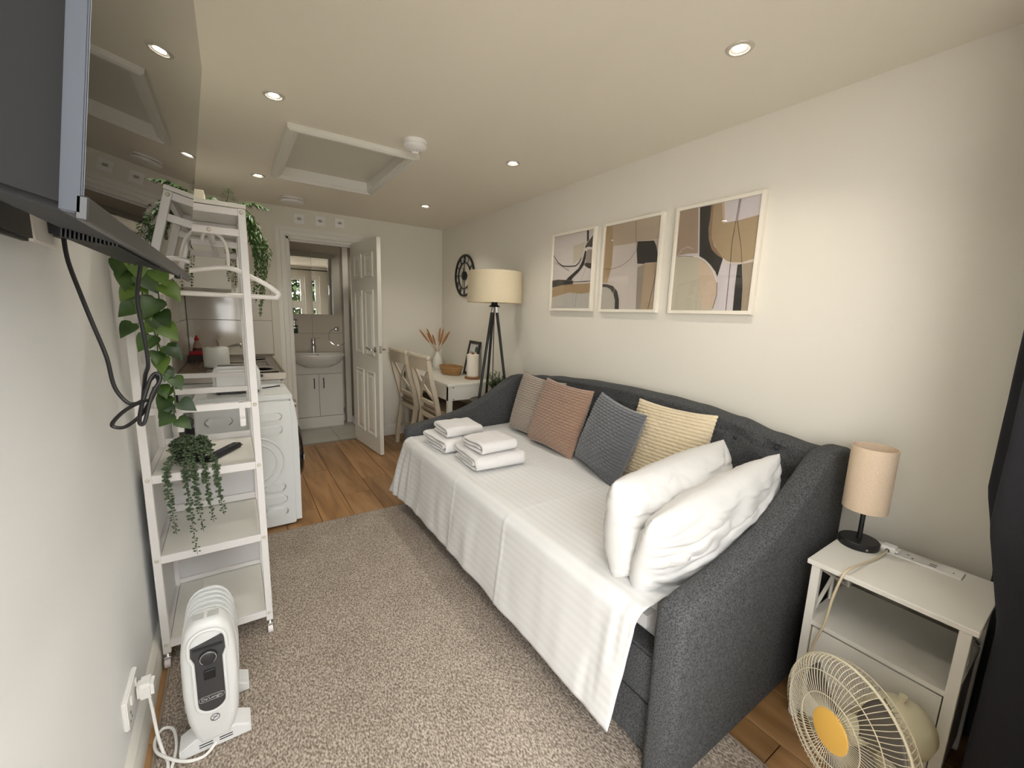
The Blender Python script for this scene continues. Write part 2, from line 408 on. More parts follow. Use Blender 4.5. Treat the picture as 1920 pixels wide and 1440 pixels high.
bf = struct(obj('floor_bathroom', MB().box(0.25, 2.1, YB+0.03, BY+0.05, -0.06, -0.007), GROUT, origin=(0.8, 4.8, 0), smooth=0))
FT = mat('bath_floor_tile', (186, 184, 172), 0.3, var=(3, (176, 173, 160), 0.3))
tiles(bf, FT, 'z', -0.006, 0.3, 2.0, YB+0.035, BY, 0.6, 0.3, 0.27, YB-0.05)
obj('threshold_bar', MB().box(DX0+0.02, DX1-0.02, YB-0.004, YB+0.034, -0.003, 0.004, b=0.002), STEEL, bf, smooth=0)
struct(obj('trim_2', MB().box(1.09, 1.15, BY-0.10, BY, 0, ZC, b=0.002), mat('boxing_paint', (208, 202, 190), 0.5), smooth=0))
SHT = mat('shower_tile', (150, 136, 118), 0.25)
sw = struct(obj('wall_shower', MB().box(1.15, 2.0, BY-0.02, BY, 0, ZC), GROUT, smooth=0))
tiles(sw, SHT, 'y-', BY-0.02, 1.15, 2.0, 0.0, 2.2, 0.6, 0.3, 1.15, 0.02)
s = thing('shower_screen', 'glass shower screen with chrome post seen beside the open door', 'shower screen', (1.17, 5.0, 0))
obj('post', MB().box(1.135, 1.160, 4.965, 5.0, 0.06, 1.93, b=0.006, seg=2), CHROME, s)
for za in (0.06, 1.90): obj('rail', MB().box(1.16, 1.9, 4.97, 4.995, za, za+0.03), CHROME, s)
obj('pane', MB().box(1.155, 1.9, 4.979, 4.985, 0.08, 1.91), GLASS, s, smooth=0)
for za in (0.10, 1.88): obj('roller', MB().cyl((1.147, 4.955, za), (1.147, 4.97, za), 0.014), CHROME, s)
tag(obj('shower_tray', MB().box(1.14, 1.98, 4.62, BY-0.03, -0.006, 0.06, b=0.01, seg=2), PLASTIC), 'low white shower tray under the glass shower screen', 'shower tray')

# vanity unit, basin, tap
VG = mat('vanity_gloss', (222, 217, 208), 0.25)
v = thing('vanity_unit', 'white gloss two-door vanity unit with black bar handles under basin', 'vanity', (0.775, 5.16, 0))
obj('carcass', MB().box(0.525, 1.03, 5.085, BY-0.007, 0.0, 0.795), VG, v, smooth=0)
obj('plinth', MB().box(0.522, 1.033, 5.06, 5.085, 0.0, 0.125, b=0.001), VG, v, smooth=0)
obj('top_panel', MB().box(0.522, 1.033, 5.06, 5.085, 0.622, 0.795, b=0.001), VG, v, smooth=0)
for a, b, hx in ((0.522, 0.775, 0.728), (0.780, 1.033, 0.826)):
    d = obj('door', MB().box(a, b, 5.062, 5.085, 0.130, 0.617, b=0.001), VG, v, smooth=0)
    obj('handle', MB().box(hx-0.005, hx+0.005, 5.038, 5.046, 0.455, 0.575, b=0.002).box(hx-0.004, hx+0.004, 5.046, 5.062, 0.465, 0.473).box(hx-0.004, hx+0.004, 5.046, 5.062, 0.557, 0.565), BLACKM, d)
bs = thing('wash_basin', 'white ceramic bow-fronted basin on the bathroom vanity unit', 'basin', (0.78, 5.1, 0.70))
CER = mat('ceramic', (232, 228, 220), 0.12)
mb = MB()
prof = [(0.02, 0.690), (0.5, 0.700), (0.8, 0.745), (0.95, 0.80), (1.0, 0.835), (1.0, 0.85), (0.97, 0.852), (0.86, 0.85), (0.80, 0.83), (0.6, 0.77), (0.1, 0.745), (0.0, 0.745)]
def bowl(u, w):
    i = min(len(prof)-2, int(w*(len(prof)-1))); t = w*(len(prof)-1)-i
    r = prof[i][0]*(1-t)+prof[i+1][0]*t; z = prof[i][1]*(1-t)+prof[i+1][1]*t
    a = PI+PI*u
    return Vector((0.78+0.285*r*math.copysign(abs(math.cos(a))**0.8, math.cos(a)), 5.10-0.24*r*abs(math.sin(a))**0.9, z))
mb.grid(bowl, 32, 33)
mb.box(0.495, 1.065, 5.095, BY-0.007, 0.79, 0.852, b=0.012, seg=3)
obj('bowl', mb, CER, bs, smooth=50)
obj('overflow_ring', MB().lathe([(0.012, 0), (0.018, 0.002), (0.018, 0.004), (0.012, 0.004)], (0.78, 5.088, 0.825), 16, mtx=Matrix.Rotation(PI/2, 3, 'X')), CHROME, bs)
t = thing('basin_tap', 'chrome mixer tap standing on the bathroom basin', 'tap', (0.755, 5.17, 0.852))
obj('body', MB().cyl((0.755, 5.17, 0.852), (0.755, 5.17, 0.985), 0.022, n=20).cyl((0.755, 5.17, 0.985), (0.755, 5.17, 1.01), 0.024, 0.02, n=20), CHROME, t)
obj('spout', MB().tube([(0.755, 5.165, 0.94), (0.755, 5.12, 0.945), (0.755, 5.06, 0.93)], 0.014, 12), CHROME, t)
obj('lever', MB().tube([(0.755, 5.17, 1.01), (0.79, 5.165, 1.012), (0.83, 5.16, 1.018)], 0.005, 8), CHROME, t)
m_ = thing('mirror_cabinet', 'two-door mirrored bathroom cabinet above the basin', 'mirror cabinet', (0.775, 5.17, 1.285))
obj('carcass', MB().box(0.525, 1.035, 5.10, BY-0.007, 1.285, 1.945), VG, m_, smooth=0)
MIR = mat('mirror', (235, 235, 232), 0.01, 1.0)
for a, b, r in ((0.520, 0.752, 0.0), (0.756, 1.038, -1.6)):
    rot = Matrix.Rotation(math.radians(r), 3, 'Z')
    obj('door', MB().box(a, b, 5.083, 5.0985, 1.285, 1.945, rot=rot), MIR, m_, smooth=0)
sd = thing('soap_dispenser', 'wall-mounted chrome soap dispenser with green glass cup beside basin', 'soap dispenser', (0.575, 5.22, 1.07))
obj('cup', MB().lathe([(0.0, 0), (0.034, 0), (0.036, 0.01), (0.036, 0.085), (0.0, 0.085)], (0.575, 5.20, 1.07), 20), mat('green_glass', (52, 74, 56), 0.1), sd)
obj('holder', MB().lathe([(0.037, 0), (0.040, 0), (0.040, 0.012), (0.037, 0.012), (0.037, 0)], (0.575, 5.20, 1.125), 20).box(0.565, 0.585, 5.235, BY-0.007, 1.12, 1.145), CHROME, sd)
obj('pump', MB().cyl((0.575, 5.20, 1.155), (0.575, 5.20, 1.215), 0.009).cyl((0.575, 5.20, 1.155), (0.575, 5.20, 1.172), 0.018).tube([(0.575, 5.20, 1.21), (0.575, 5.18, 1.218), (0.60, 5.15, 1.215)], 0.005), CHROME, sd)
tw = thing('towel_ring', 'chrome open towel ring on square mount beside the basin', 'towel ring', (1.02, BY, 1.12))
obj('mount', MB().box(0.995, 1.045, BY-0.03, BY-0.007, 1.095, 1.145, b=0.003).cyl((1.02, BY-0.03, 1.115), (1.02, BY-0.055, 1.115), 0.008), CHROME, tw)
obj('ring', MB().tube([(1.02+0.10*math.cos(a)-0.0, BY-0.055-0.045*(1-math.sin(a+0.0))*0.5, 1.03+0.10*math.sin(a)) for a in [PI*0.5+PI*1.25*k/20 for k in range(21)]], 0.0055, 8), CHROME, tw)

# kitchen splashback tiles
KT = mat('kitchen_tile', (224, 217, 206), 0.08, var=(1.8, (210, 202, 190), 0.3))
kb = obj('splashback_bed', MB().box(XL, 0.312, YB-0.002, YB, 0.90, 1.56), GROUT, wall_back, smooth=0)
tiles(wall_back, KT, 'y-', YB, XL+0.007, 0.31, 0.90, 1.555, 0.62, 0.305, XL+0.007, 0.918)
obj('splashback_bed', MB().box(XL, XL+0.002, 3.15, YB-0.008, 0.90, 1.56), GROUT, wall_left, smooth=0)
tiles(wall_left, KT, 'x+', XL, 3.15, YB-0.008, 0.90, 1.555, 0.6, 0.305, 3.15, 0.918)
# ---------------------------------------------------------------- ceiling fittings
EMIT = mat('lamp_lens', (255, 252, 240), 0.3, emit=((255, 250, 240), 40))
NICKEL = mat('brushed_nickel', (206, 199, 186), 0.4, 0.15)
def downlight(x, y, label, group='ceiling downlights', z=ZC, power=None):
    t = thing('downlight', label, 'downlight', (x, y, z), group=group)
    obj('bezel', MB().lathe([(0.022, 0.004), (0.0225, 0.0), (0.030, -0.003), (0.031, -0.005), (0.034, -0.0055), (0.041, -0.004), (0.044, 0.0), (0.044, 0.004)], (x, y, z), 32), NICKEL, t)
    obj('lens', MB().lathe([(0.0, -0.0008), (0.015, -0.0012), (0.022, 0.0005)], (x, y, z), 24), EMIT, t)
    d = bpy.data.lights.new('downlight_lamp', 'SPOT'); d.energy = SPOT_W if power is None else power; d.spot_size = math.radians(125); d.spot_blend = 0.8
    d.shadow_soft_size = 0.025; d.color = (1.0, 0.95, 0.85)
    o = bpy.data.objects.new('lamp_light', d); COL.objects.link(o); o.parent = t; o.location = (0, 0, -0.012)
for x, y, l in ((0.212, 0.877, 'ceiling downlight above the television, nearest the garden door on the left row'), (0.212, 2.21, 'ceiling downlight between the television and loft hatch'), (0.217, 3.54, 'ceiling downlight left of the loft hatch near white rack'),
                (1.455, 0.877, 'ceiling downlight nearest the camera above the right-hand pillows'), (1.455, 2.225, 'ceiling downlight right of the loft hatch above cushions'), (1.44, 3.545, 'small far ceiling downlight above the dining table')):
    downlight(x, y, l)
downlight(1.35, 4.85, 'added unseen ceiling downlight brightening the bathroom above the shower tray', 'added bathroom downlights', power=9)  # out-of-view lamp, added to lift the bathroom's brightness
hd = thing('heat_detector', 'round white heat detector on ceiling beside the loft hatch', 'detector', (0.872, 2.29, ZC-0.055))
mtf = Matrix.Rotation(PI, 3, 'X')
obj('base', MB().lathe([(0.0, 0), (0.062, 0), (0.064, 0.008), (0.062, 0.02)], (0.872, 2.29, ZC), 40, mtx=mtf), PLASTIC, hd)
obj('body', MB().lathe([(0.058, 0.02), (0.06, 0.024), (0.058, 0.036), (0.045, 0.046), (0.022, 0.049), (0.0, 0.05)], (0.872, 2.29, ZC), 40, mtx=mtf), PLASTIC, hd)
sn = MB().lathe([(0.0, 0.064), (0.016, 0.064), (0.018, 0.06), (0.018, 0.057)], (0.872, 2.29, ZC), 20, mtx=mtf)
for k in range(10):
    a = 2*PI*k/10; sn.box(0.872+0.016*math.cos(a)-0.002, 0.872+0.016*math.cos(a)+0.002, 2.29+0.016*math.sin(a)-0.002, 2.29+0.016*math.sin(a)+0.002, ZC-0.06, ZC-0.048)
obj('sensor_cage', sn, PLASTIC, hd)
al = thing('ceiling_alarm', 'white oval alarm unit on ceiling above the bathroom doorway', 'alarm', (0.48, 4.05, ZC-0.035))
def stadium(cx, cy, w, h, n=10):
    r = h/2; pts = []
    for k in range(n+1): a = -PI/2+PI*k/n; pts.append((cx+w/2-r+r*math.cos(a), cy+r*math.sin(a)))
    for k in range(n+1): a = PI/2+PI*k/n; pts.append((cx-w/2+r+r*math.cos(a), cy+r*math.sin(a)))
    return pts
obj('base', MB().prism(stadium(0.48, 4.05, 0.17, 0.12), 'z', ZC-0.014, ZC, b=0.003), PLASTIC, al)
obj('cover', MB().prism(stadium(0.48, 4.05, 0.18, 0.13), 'z', ZC-0.038, ZC-0.019, b=0.008), PLASTIC, al)
obj('sounder_slot', MB().prism(stadium(0.48, 4.05, 0.155, 0.105), 'z', ZC-0.020, ZC-0.013), mat('slot_shadow', (120, 114, 106), 0.7), al)
for x, z, l in ((0.572, 2.146, 'leftmost of three white switch plates above the bathroom door'), (0.749, 2.152, 'middle of three white switch plates above the bathroom door'), (0.922, 2.158, 'rightmost of three white switch plates above the bathroom door')):
    t = thing('switch_plate', l, 'switch', (x, YB, z-0.043), group='switch plates above the door')
    obj('plate', MB().box(x-0.043, x+0.043, YB-0.012, YB, z-0.043, z+0.043, b=0.003, seg=2), PLASTIC, t)
    obj('rocker', MB().box(x-0.016, x+0.016, YB-0.017, YB-0.012, z-0.008, z+0.012, b=0.002), mat('grey_print', (160, 155, 148), 0.5), t)
    obj('screw', MB().cyl((x-0.03, YB-0.0135, z), (x-0.03, YB-0.0118, z), 0.004, n=10).cyl((x+0.03, YB-0.0135, z), (x+0.03, YB-0.0118, z), 0.004, n=10), NICKEL, t)

# ---------------------------------------------------------------- kitchen
kc = thing('base_cabinet', 'white kitchen base cabinet under the steel sink top', 'cabinet', (-0.02, 3.8, 0))
obj('carcass', MB().box(XL+0.01, 0.255, 3.225, YB-0.01, 0.1, 0.855), BOARD, kc, smooth=0)
obj('plinth', MB().box(XL+0.01, 0.215, 3.235, YB-0.01, 0.0, 0.1), BOARD, kc, smooth=0)
for a, b in ((3.23, 3.815), (3.82, YB-0.012)):
    d = obj('door', MB().box(0.256, 0.274, a, b, 0.11, 0.85, b=0.002), WHITE_GLOSS, kc, smooth=0)
    obj('handle', MB().tube([(0.276, b-0.05, 0.66), (0.305, b-0.05, 0.665), (0.305, b-0.05, 0.795), (0.276, b-0.05, 0.80)], 0.005, 8), BLACKM, d)
st = thing('sink_top', 'brushed steel kitchen sink top with inset hob and drainer', 'sink top', (-0.02, 3.8, 0.86))
X0, X1 = XL+0.008, 0.288
sy0, sy1, sx0_, sx1_ = 3.62, 3.98, -0.06, 0.22
mb = MB()
for a in ((X0, X1, 3.215, sy0), (X0, X1, sy1, YB-0.008), (X0, sx0_, sy0, sy1), (sx1_, X1, sy0, sy1)): mb.box(a[0], a[1], a[2], a[3], 0.897, 0.903)
mb.box(X0, X1, 3.209, 3.215, 0.860, 0.905, b=0.001).box(X1-0.006, X1, 3.215, YB-0.008, 0.860, 0.905)
mb.box(X1-0.014, X1, 3.215, YB-0.008, 0.903, 0.908, b=0.002).box(X0, X1, 3.209, 3.222, 0.903, 0.908, b=0.002)
obj('worktop', mb, STEEL, st, smooth=0)
b_ = MB()
b_.box(sx0_, sx1_, sy0, sy1, 0.75, 0.755).box(sx0_-0.002, sx0_, sy0, sy1, 0.75, 0.9).box(sx1_, sx1_+0.002, sy0, sy1, 0.75, 0.9).box(sx0_, sx1_, sy0-0.002, sy0, 0.75, 0.9).box(sx0_, sx1_, sy1, sy1+0.002, 0.75, 0.9)
obj('bowl', b_, STEEL, st, smooth=0)
obj('bowl_rim', MB().tube([(sx0_, sy0, 0.904), (sx1_, sy0, 0.904), (sx1_, sy1, 0.904), (sx0_, sy1, 0.904)], 0.004, 6, closed=True), STEEL, st)
for k in range(5): obj('drainer_ridge', MB().box(X0+0.03+k*0.03, X0+0.038+k*0.03, 3.62, 4.1, 0.903, 0.907, b=0.0015), STEEL, st)
ho = obj('hob_glass', MB().box(-0.16, 0.25, 3.245, 3.53, 0.903, 0.912, b=0.003), DARKGLASS, st, smooth=0)
for cx, cy in ((-0.06, 3.39), (0.15, 3.39)):
    obj('hob_zone', MB().lathe([(0.072, 0.9122), (0.075, 0.9126), (0.078, 0.9122)], (cx, cy, 0), 32), mat('zone_print', (150, 150, 150), 0.4), ho)
obj('plate_dish', MB().lathe([(0.0, 0.904), (0.06, 0.904), (0.085, 0.909), (0.088, 0.913), (0.08, 0.912), (0.0, 0.907)], (0.14, 4.15, 0), 28), mat('dark_ring', (70, 66, 60), 0.3, 1.0), st)
tp = thing('kitchen_tap', 'chrome swan lever tap standing behind the white kettle', 'tap', (-0.1, 4.08, 0.903))
obj('body', MB().cyl((-0.10, 4.06, 0.903), (-0.10, 4.06, 1.0), 0.022, n=18).cyl((-0.10, 4.06, 1.0), (-0.10, 4.06, 1.025), 0.02, 0.012, n=18), CHROME, tp)
obj('spout', MB().tube([(-0.10, 4.06, 0.985), (-0.04, 4.05, 1.01), (0.02, 4.03, 1.035), (0.05, 4.02, 1.035), (0.058, 4.018, 1.012)], 0.012, 10, smooth=4), CHROME, tp)
obj('lever', MB().tube([(-0.10, 4.06, 1.025), (-0.10, 4.08, 1.045), (-0.11, 4.12, 1.06)], 0.007, 8), CHROME, tp)
kt = thing('kettle', 'plain white cylindrical kettle with flat lid on sink drainer', 'kettle', (-0.105, 3.6, 0.915))
KW = mat('kettle_white', (226, 228, 222), 0.4)
obj('body', MB().lathe([(0.0, 0.915), (0.072, 0.915), (0.076, 0.92), (0.077, 0.99), (0.075, 1.045), (0.072, 1.05)], (-0.105, 3.6, 0), 40), KW, kt)
obj('lid', MB().lathe([(0.072, 1.05), (0.070, 1.054), (0.03, 1.058), (0.0, 1.058)], (-0.105, 3.6, 0), 40), KW, kt)
obj('lid_grip', MB().box(-0.135, -0.075, 3.555, 3.575, 1.056, 1.061, b=0.002), mat('grip_grey', (170, 170, 162), 0.4), kt)
obj('handle', MB().tube([(-0.105, 3.672, 1.03), (-0.105, 3.71, 1.035), (-0.105, 3.718, 1.0), (-0.105, 3.71, 0.95), (-0.105, 3.674, 0.945)], 0.009, 8, smooth=4), KW, kt)
wb_ = thing('dish_soap_bottle', 'clear bottle of red dish soap with red cap in kitchen corner', 'bottle', (-0.245, 4.22, 0.905))
obj('liquid_body', MB().lathe([(0.0, 0.905), (0.028, 0.905), (0.03, 0.91), (0.03, 0.98), (0.026, 1.0)], (-0.245, 4.22, 0), 20, sx=1.1, sy=0.75), mat('soap_red', (96, 26, 24), 0.15), wb_)
obj('shoulder', MB().lathe([(0.026, 1.0), (0.024, 1.02), (0.014, 1.055), (0.012, 1.06)], (-0.245, 4.22, 0), 20, sx=1.1, sy=0.75), mat('bottle_clear', (170, 140, 130), 0.1), wb_)
obj('cap', MB().lathe([(0.013, 1.058), (0.016, 1.06), (0.016, 1.08), (0.008, 1.085), (0.007, 1.10), (0.0, 1.10)], (-0.245, 4.22, 0), 16), mat('cap_red', (190, 30, 30), 0.35), wb_)
obj('paper_label', MB().box(-0.262, -0.228, 4.1955, 4.1975, 0.925, 0.965), mat('label_white', (210, 200, 192), 0.5), wb_, smooth=0)
tag(obj('washing_sponge', MB().box(-0.29, -0.20, 4.05, 4.12, 0.955, 0.985, b=0.008, seg=2), mat('sponge_pink', (190, 60, 74), 0.95, bump=(200, 0.4))), 'pink washing sponge on dark caddy in front of soap bottle', 'sponge')
cd = MB().box(-0.298, -0.195, 4.045, 4.13, 0.904, 0.912).box(-0.298, -0.295, 4.045, 4.13, 0.912, 0.954).box(-0.198, -0.195, 4.045, 4.13, 0.912, 0.954).box(-0.298, -0.195, 4.045, 4.048, 0.912, 0.954).box(-0.298, -0.195, 4.127, 4.13, 0.912, 0.954)
tag(obj('sponge_caddy', cd, mat('caddy_dark', (58, 46, 40), 0.5), smooth=0), 'dark brown caddy beside the sink holding a pink sponge', 'caddy')
wc = thing('wall_cabinet', 'white kitchen wall cabinet hung above the sink', 'cabinet', (-0.15, 3.93, 1.455))
obj('carcass', MB().box(XL+0.008, -0.004, 3.455, YB-0.01, 1.565, 1.85), BOARD, wc, smooth=0)
obj('side_panel', MB().box(XL+0.008, 0.012, 3.437, 3.455, 1.455, 1.85), BOARD, wc, smooth=0)
obj('bottom_panel', MB().box(XL+0.008, -0.004, 3.455, YB-0.01, 1.457, 1.565), BOARD, wc, smooth=0)
for a, b, hy in ((3.457, 3.93, 3.50), (3.934, YB-0.012, 4.36)):
    d = obj('door', MB().box(-0.004, 0.014, a, b, 1.457, 1.85, b=0.001), BOARD, wc, smooth=0)
    obj('handle', MB().cyl((0.045, hy, 1.47), (0.045, hy, 1.63), 0.006).cyl((0.014, hy, 1.49), (0.045, hy, 1.49), 0.005).cyl((0.014, hy, 1.61), (0.045, hy, 1.61), 0.005), NICKEL, d)

# washing machine
WM = mat('washer_enamel', (226, 229, 228), 0.22)
w = thing('washing_machine', 'white washing machine with embossed side and black porthole door', 'washing machine', (0.02, 2.98, 0))
wx0, wx1, wy0, wy1, wz = -0.205, 0.262, 2.765, 3.205, 0.80
obj('cabinet', MB().box(wx0, wx1, wy0, wy1, 0.012, wz, b=0.006, seg=2), WM, w)
obj('lid', MB().box(wx0, wx1+0.012, wy0, wy1, wz+0.002, 0.834, b=0.006, seg=2), WM, w)
fp = [(wx1, 0.03), (wx1+0.032, 0.03), (wx1+0.036, 0.5), (wx1+0.034, 0.66), (wx1+0.02, 0.78), (wx1+0.004, 0.832), (wx1, 0.832)]
obj('front_panel', MB().prism(fp, 'y', wy0+0.002, wy1-0.002, b=0.003), WM, w)
obj('lid_groove', MB().box(wx0+0.05, wx1-0.05, wy0+0.03, wy0+0.034, 0.834, 0.8348), mat('groove_grey', (190, 194, 190), 0.4), w, smooth=0)
for z0, xa, xb in ((0.705, 0.07, 0.215), (0.625, 0.05, 0.215), (0.265, 0.09, 0.215), (0.185, 0.07, 0.22), (0.105, 0.09, 0.22), (0.705, -0.16, -0.03)):
    obj('embossed_rib', MB().prism(stadium((xa+xb)/2, z0, xb-xa, 0.044), 'y', wy0-0.012, wy0+0.004, b=0.011, seg=3), WM, w)
obj('embossed_arc', MB().tube([(0.06+0.155*math.cos(a), wy0, 0.43+0.155*math.sin(a)) for a in [-PI*0.42+PI*0.84*k/16 for k in range(17)]], 0.007, 8), WM, w)
obj('embossed_arc', MB().tube([(0.06+0.115*math.cos(a), wy0, 0.43+0.115*math.sin(a)) for a in [-PI*0.42+PI*0.84*k/16 for k in range(17)]], 0.006, 8), WM, w)
dr = Matrix.Rotation(PI/2, 3, 'Y')
obj('door_ring', MB().lathe([(0.0, 0.0), (0.175, 0.0), (0.175, 0.02), (0.155, 0.036), (0.10, 0.042), (0.0, 0.042)], (wx1+0.03, 2.985, 0.42), 40, mtx=dr), mat('porthole_black', (20, 20, 22), 0.12), w)
obj('door_catch', MB().box(wx1+0.06, wx1+0.074, 2.80, 2.83, 0.40, 0.44, b=0.004), CHROME, w)
obj('program_dial', MB().lathe([(0.0, 0), (0.026, 0), (0.024, 0.02), (0.0, 0.022)], (wx1+0.02, 2.87, 0.755), 24, mtx=dr), CHROME, w)
obj('drawer_front', MB().box(wx1+0.008, wx1+0.03, 3.02, 3.19, 0.70, 0.775, b=0.004), WM, w)
for x in (wx0+0.04, wx1-0.04):
    for y in (wy0+0.04, wy1-0.04): obj('foot', MB().cyl((x, y, 0), (x, y, 0.014), 0.02), BLACK, w)
obj('waste_hose', MB().tube([(-0.212, 2.80, 0.70), (-0.235, 2.80, 0.73), (-0.26, 2.82, 0.69), (-0.262, 2.84, 0.55), (-0.262, 2.9, 0.3), (-0.262, 3.0, 0.1)], 0.014, 10, smooth=5), mat('hose_grey', (96, 94, 90), 0.6), w)
to = thing('toaster', 'white long-slot toaster on top of the washing machine', 'toaster', (0.0, 2.955, 0.834))
obj('body', MB().prism([(-0.112+p[0], p[1]) for p in ((0.012, 0.85), (0.0, 0.87), (0.0, 0.965), (0.01, 0.987), (0.03, 0.997), (0.205, 0.997), (0.225, 0.987), (0.235, 0.965), (0.235, 0.87), (0.223, 0.85))], 'y', 2.88, 3.03, b=0.018, seg=3), mat('toaster_white', (228, 228, 226), 0.22), to, smooth=60)
obj('base', MB().box(-0.10, 0.11, 2.892, 3.018, 0.838, 0.852, b=0.003), mat('toaster_base', (60, 60, 64), 0.5), to)
obj('slot', MB().box(-0.085, 0.092, 2.925, 2.945, 0.9955, 0.9985).box(-0.085, 0.092, 2.962, 2.982, 0.9955, 0.9985), BLACK, to, smooth=0)
obj('lever', MB().box(0.122, 0.14, 2.94, 2.97, 0.92, 0.935, b=0.003), BLACK, to)
for x, y in ((-0.085, 2.905), (0.095, 2.905), (-0.085, 3.005), (0.095, 3.005)): obj('foot', MB().cyl((x, y, 0.834), (x, y, 0.84), 0.008), BLACK, to)
tag(obj('instruction_leaflet', MB().box(0.135, 0.235, 3.03, 3.13, 0.8345, 0.8365, rot=Matrix.Rotation(0.3, 3, 'Z')), mat('leaflet_white', (222, 224, 226), 0.6), smooth=0), 'small white paper leaflet lying on the washing machine lid', 'leaflet')
pn = thing('pen', 'dark pen lying across the leaflet on the washing machine', 'pen', (0.19, 3.03, 0.838))
obj('barrel', MB().cyl((0.135, 3.01, 0.8405), (0.235, 3.06, 0.8405), 0.0038, n=10), BLACK, pn)
obj('clip', MB().cyl((0.20, 3.046, 0.8455), (0.235, 3.063, 0.8455), 0.0012, n=6), CHROME, pn)
tag(obj('kitchen_bin', MB().prism([(-0.28, 0.005), (-0.225, 0.005), (-0.222, 0.6), (-0.283, 0.6)], 'y', 2.94, 3.13, b=0.012), BLACK), 'narrow black bin wedged beside the washing machine', 'bin')

# ---------------------------------------------------------------- rack
rk = thing('storage_rack', 'tall white metal clothes rack on castors with open shelves', 'rack', (-0.11, 2.26, 0))
rx0, rx1 = -0.291, 0.066; PW = 0.024
ys = (1.83, 2.215, 2.70)
for y in ys:
    for x in (rx0, rx1-PW):
        obj('post', MB().box(x, x+PW, y, y+PW, 0.055, 1.685, b=0.0015), METALW, rk, smooth=0)
def bar(x0, x1, y0, y1, z, hgt=0.024, nm='bar'): return obj(nm, MB().box(x0, x1, y0, y1, z-hgt/2, z+hgt/2, b=0.001), METALW, rk, smooth=0)
ix0, ix1 = rx0+PW, rx1-PW
for y in ys:
    bar(ix0, ix1, y+0.002, y+PW-0.002, 1.672); bar(ix0, ix1, y+0.002, y+PW-0.002, 1.602); bar(ix0, ix1, y+0.002, y+PW-0.002, 0.977)
for x in (rx0+0.002, rx1-PW+0.002):
    for a, b in ((ys[0]+PW, ys[1]), (ys[1]+PW, ys[2])): bar(x, x+PW-0.004, a, b, 1.672)
    for z in (0.43, 0.735, 0.09): bar(x, x+PW-0.004, ys[0]+PW, ys[1], z, 0.02, 'side_rail')
    bar(x, x+PW-0.004, ys[1]+PW, ys[2], 0.09, 0.02, 'side_rail')
obj('top_shelf', MB().box(rx0-0.002, rx1+0.002, ys[0]-0.004, ys[2]+PW+0.004, 1.686, 1.700, b=0.001), BOARD, rk, smooth=0)
for z in (0.09, 0.43, 0.735):
    obj('shelf', MB().box(ix0, ix1, ys[0]+0.014, ys[1]+PW-0.004, z-0.002, z+0.013, b=0.001), BOARD, rk, smooth=0)
    bar(ix0, ix1, ys[0]+0.001, ys[0]+0.014, z, 0.030, 'front_rail')
obj('shelf_back_rail', MB().box(ix0, ix1, ys[1]+0.020, ys[1]+0.024, 0.748, 0.775), METALW, rk, smooth=0)
PANEL = mat('grey_panel', (208, 206, 206), 0.6, bump=(300, 0.05))
obj('back_panel', MB().box(ix0, ix1, ys[1]+0.016, ys[1]+0.020, 0.125, 0.42), PANEL, rk, smooth=0)
obj('back_panel', MB().box(ix0, ix1, ys[1]+0.016, ys[1]+0.020, 0.475, 0.722), PANEL, rk, smooth=0)
bar(ix0, ix1, ys[1]+0.002, ys[1]+0.015, 0.116, 0.02, 'back_rail'); bar(ix0, ix1, ys[1]+0.002, ys[1]+0.015, 0.462, 0.03, 'back_rail')
obj('side_panel', MB().box(rx0+0.004, rx0+0.008, ys[0]+PW, ys[1], 0.11, 0.42), PANEL, rk, smooth=0)
obj('side_panel', MB().box(rx0+0.004, rx0+0.008, ys[0]+PW, ys[1], 0.45, 0.725), PANEL, rk, smooth=0)
obj('hanging_rod', MB().cyl((-0.045, ys[0]+PW, 1.602), (-0.045, ys[2], 1.602), 0.011, n=16), METALW, rk)
for x, z in ((-0.045, 1.602), (rx1-0.012, 1.672), (rx0+0.012, 1.672), (rx1-0.012, 0.977), (rx1-0.012, 0.735), (rx1-0.012, 0.43), (rx1-0.012, 0.09), (rx0+0.012, 0.735), (rx0+0.012, 0.43), (rx0+0.012, 0.09)):
    obj('bolt', MB().lathe([(0.0, 0.003), (0.003, 0.003), (0.0045, 0.0035), (0.007, 0.001), (0.0075, 0)], (x, ys[0]+0.0005, z), 14, mtx=Matrix.Rotation(PI/2, 3, 'X')), NICKEL, rk)
for x in (-0.172, 0.012):
    obj('hook', MB().box(x-0.009, x+0.009, ys[0]-0.004, ys[0]-0.001, 0.905, 0.992).box(x-0.009, x+0.009, ys[0]-0.004, ys[0]+PW+0.002, 0.9895, 0.992).box(x-0.009, x+0.009, ys[0]-0.022, ys[0]-0.001, 0.903, 0.906).box(x-0.0085, x+0.0085, ys[0]-0.023, ys[0]-0.020, 0.903, 0.93), METALW, rk, smooth=0)
for y in (ys[0], ys[2]):
    for x in (rx0+PW/2, rx1-PW/2):
        yy = y+PW/2
        c = obj('castor', MB().cyl((x, yy, 0.055), (x, yy, 0.045), 0.011).box(x-0.012, x+0.012, yy-0.022, yy+0.008, 0.036, 0.046, b=0.003).box(x-0.013, x-0.011, yy-0.024, yy+0.004, 0.016, 0.04).box(x+0.011, x+0.013, yy-0.024, yy+0.004, 0.016, 0.04), CHROME, rk)
        obj('wheel', MB().cyl((x-0.009, yy-0.012, 0.02), (x+0.009, yy-0.012, 0.02), 0.02, n=24), mat('castor_clear', (214, 206, 204), 0.25), c)
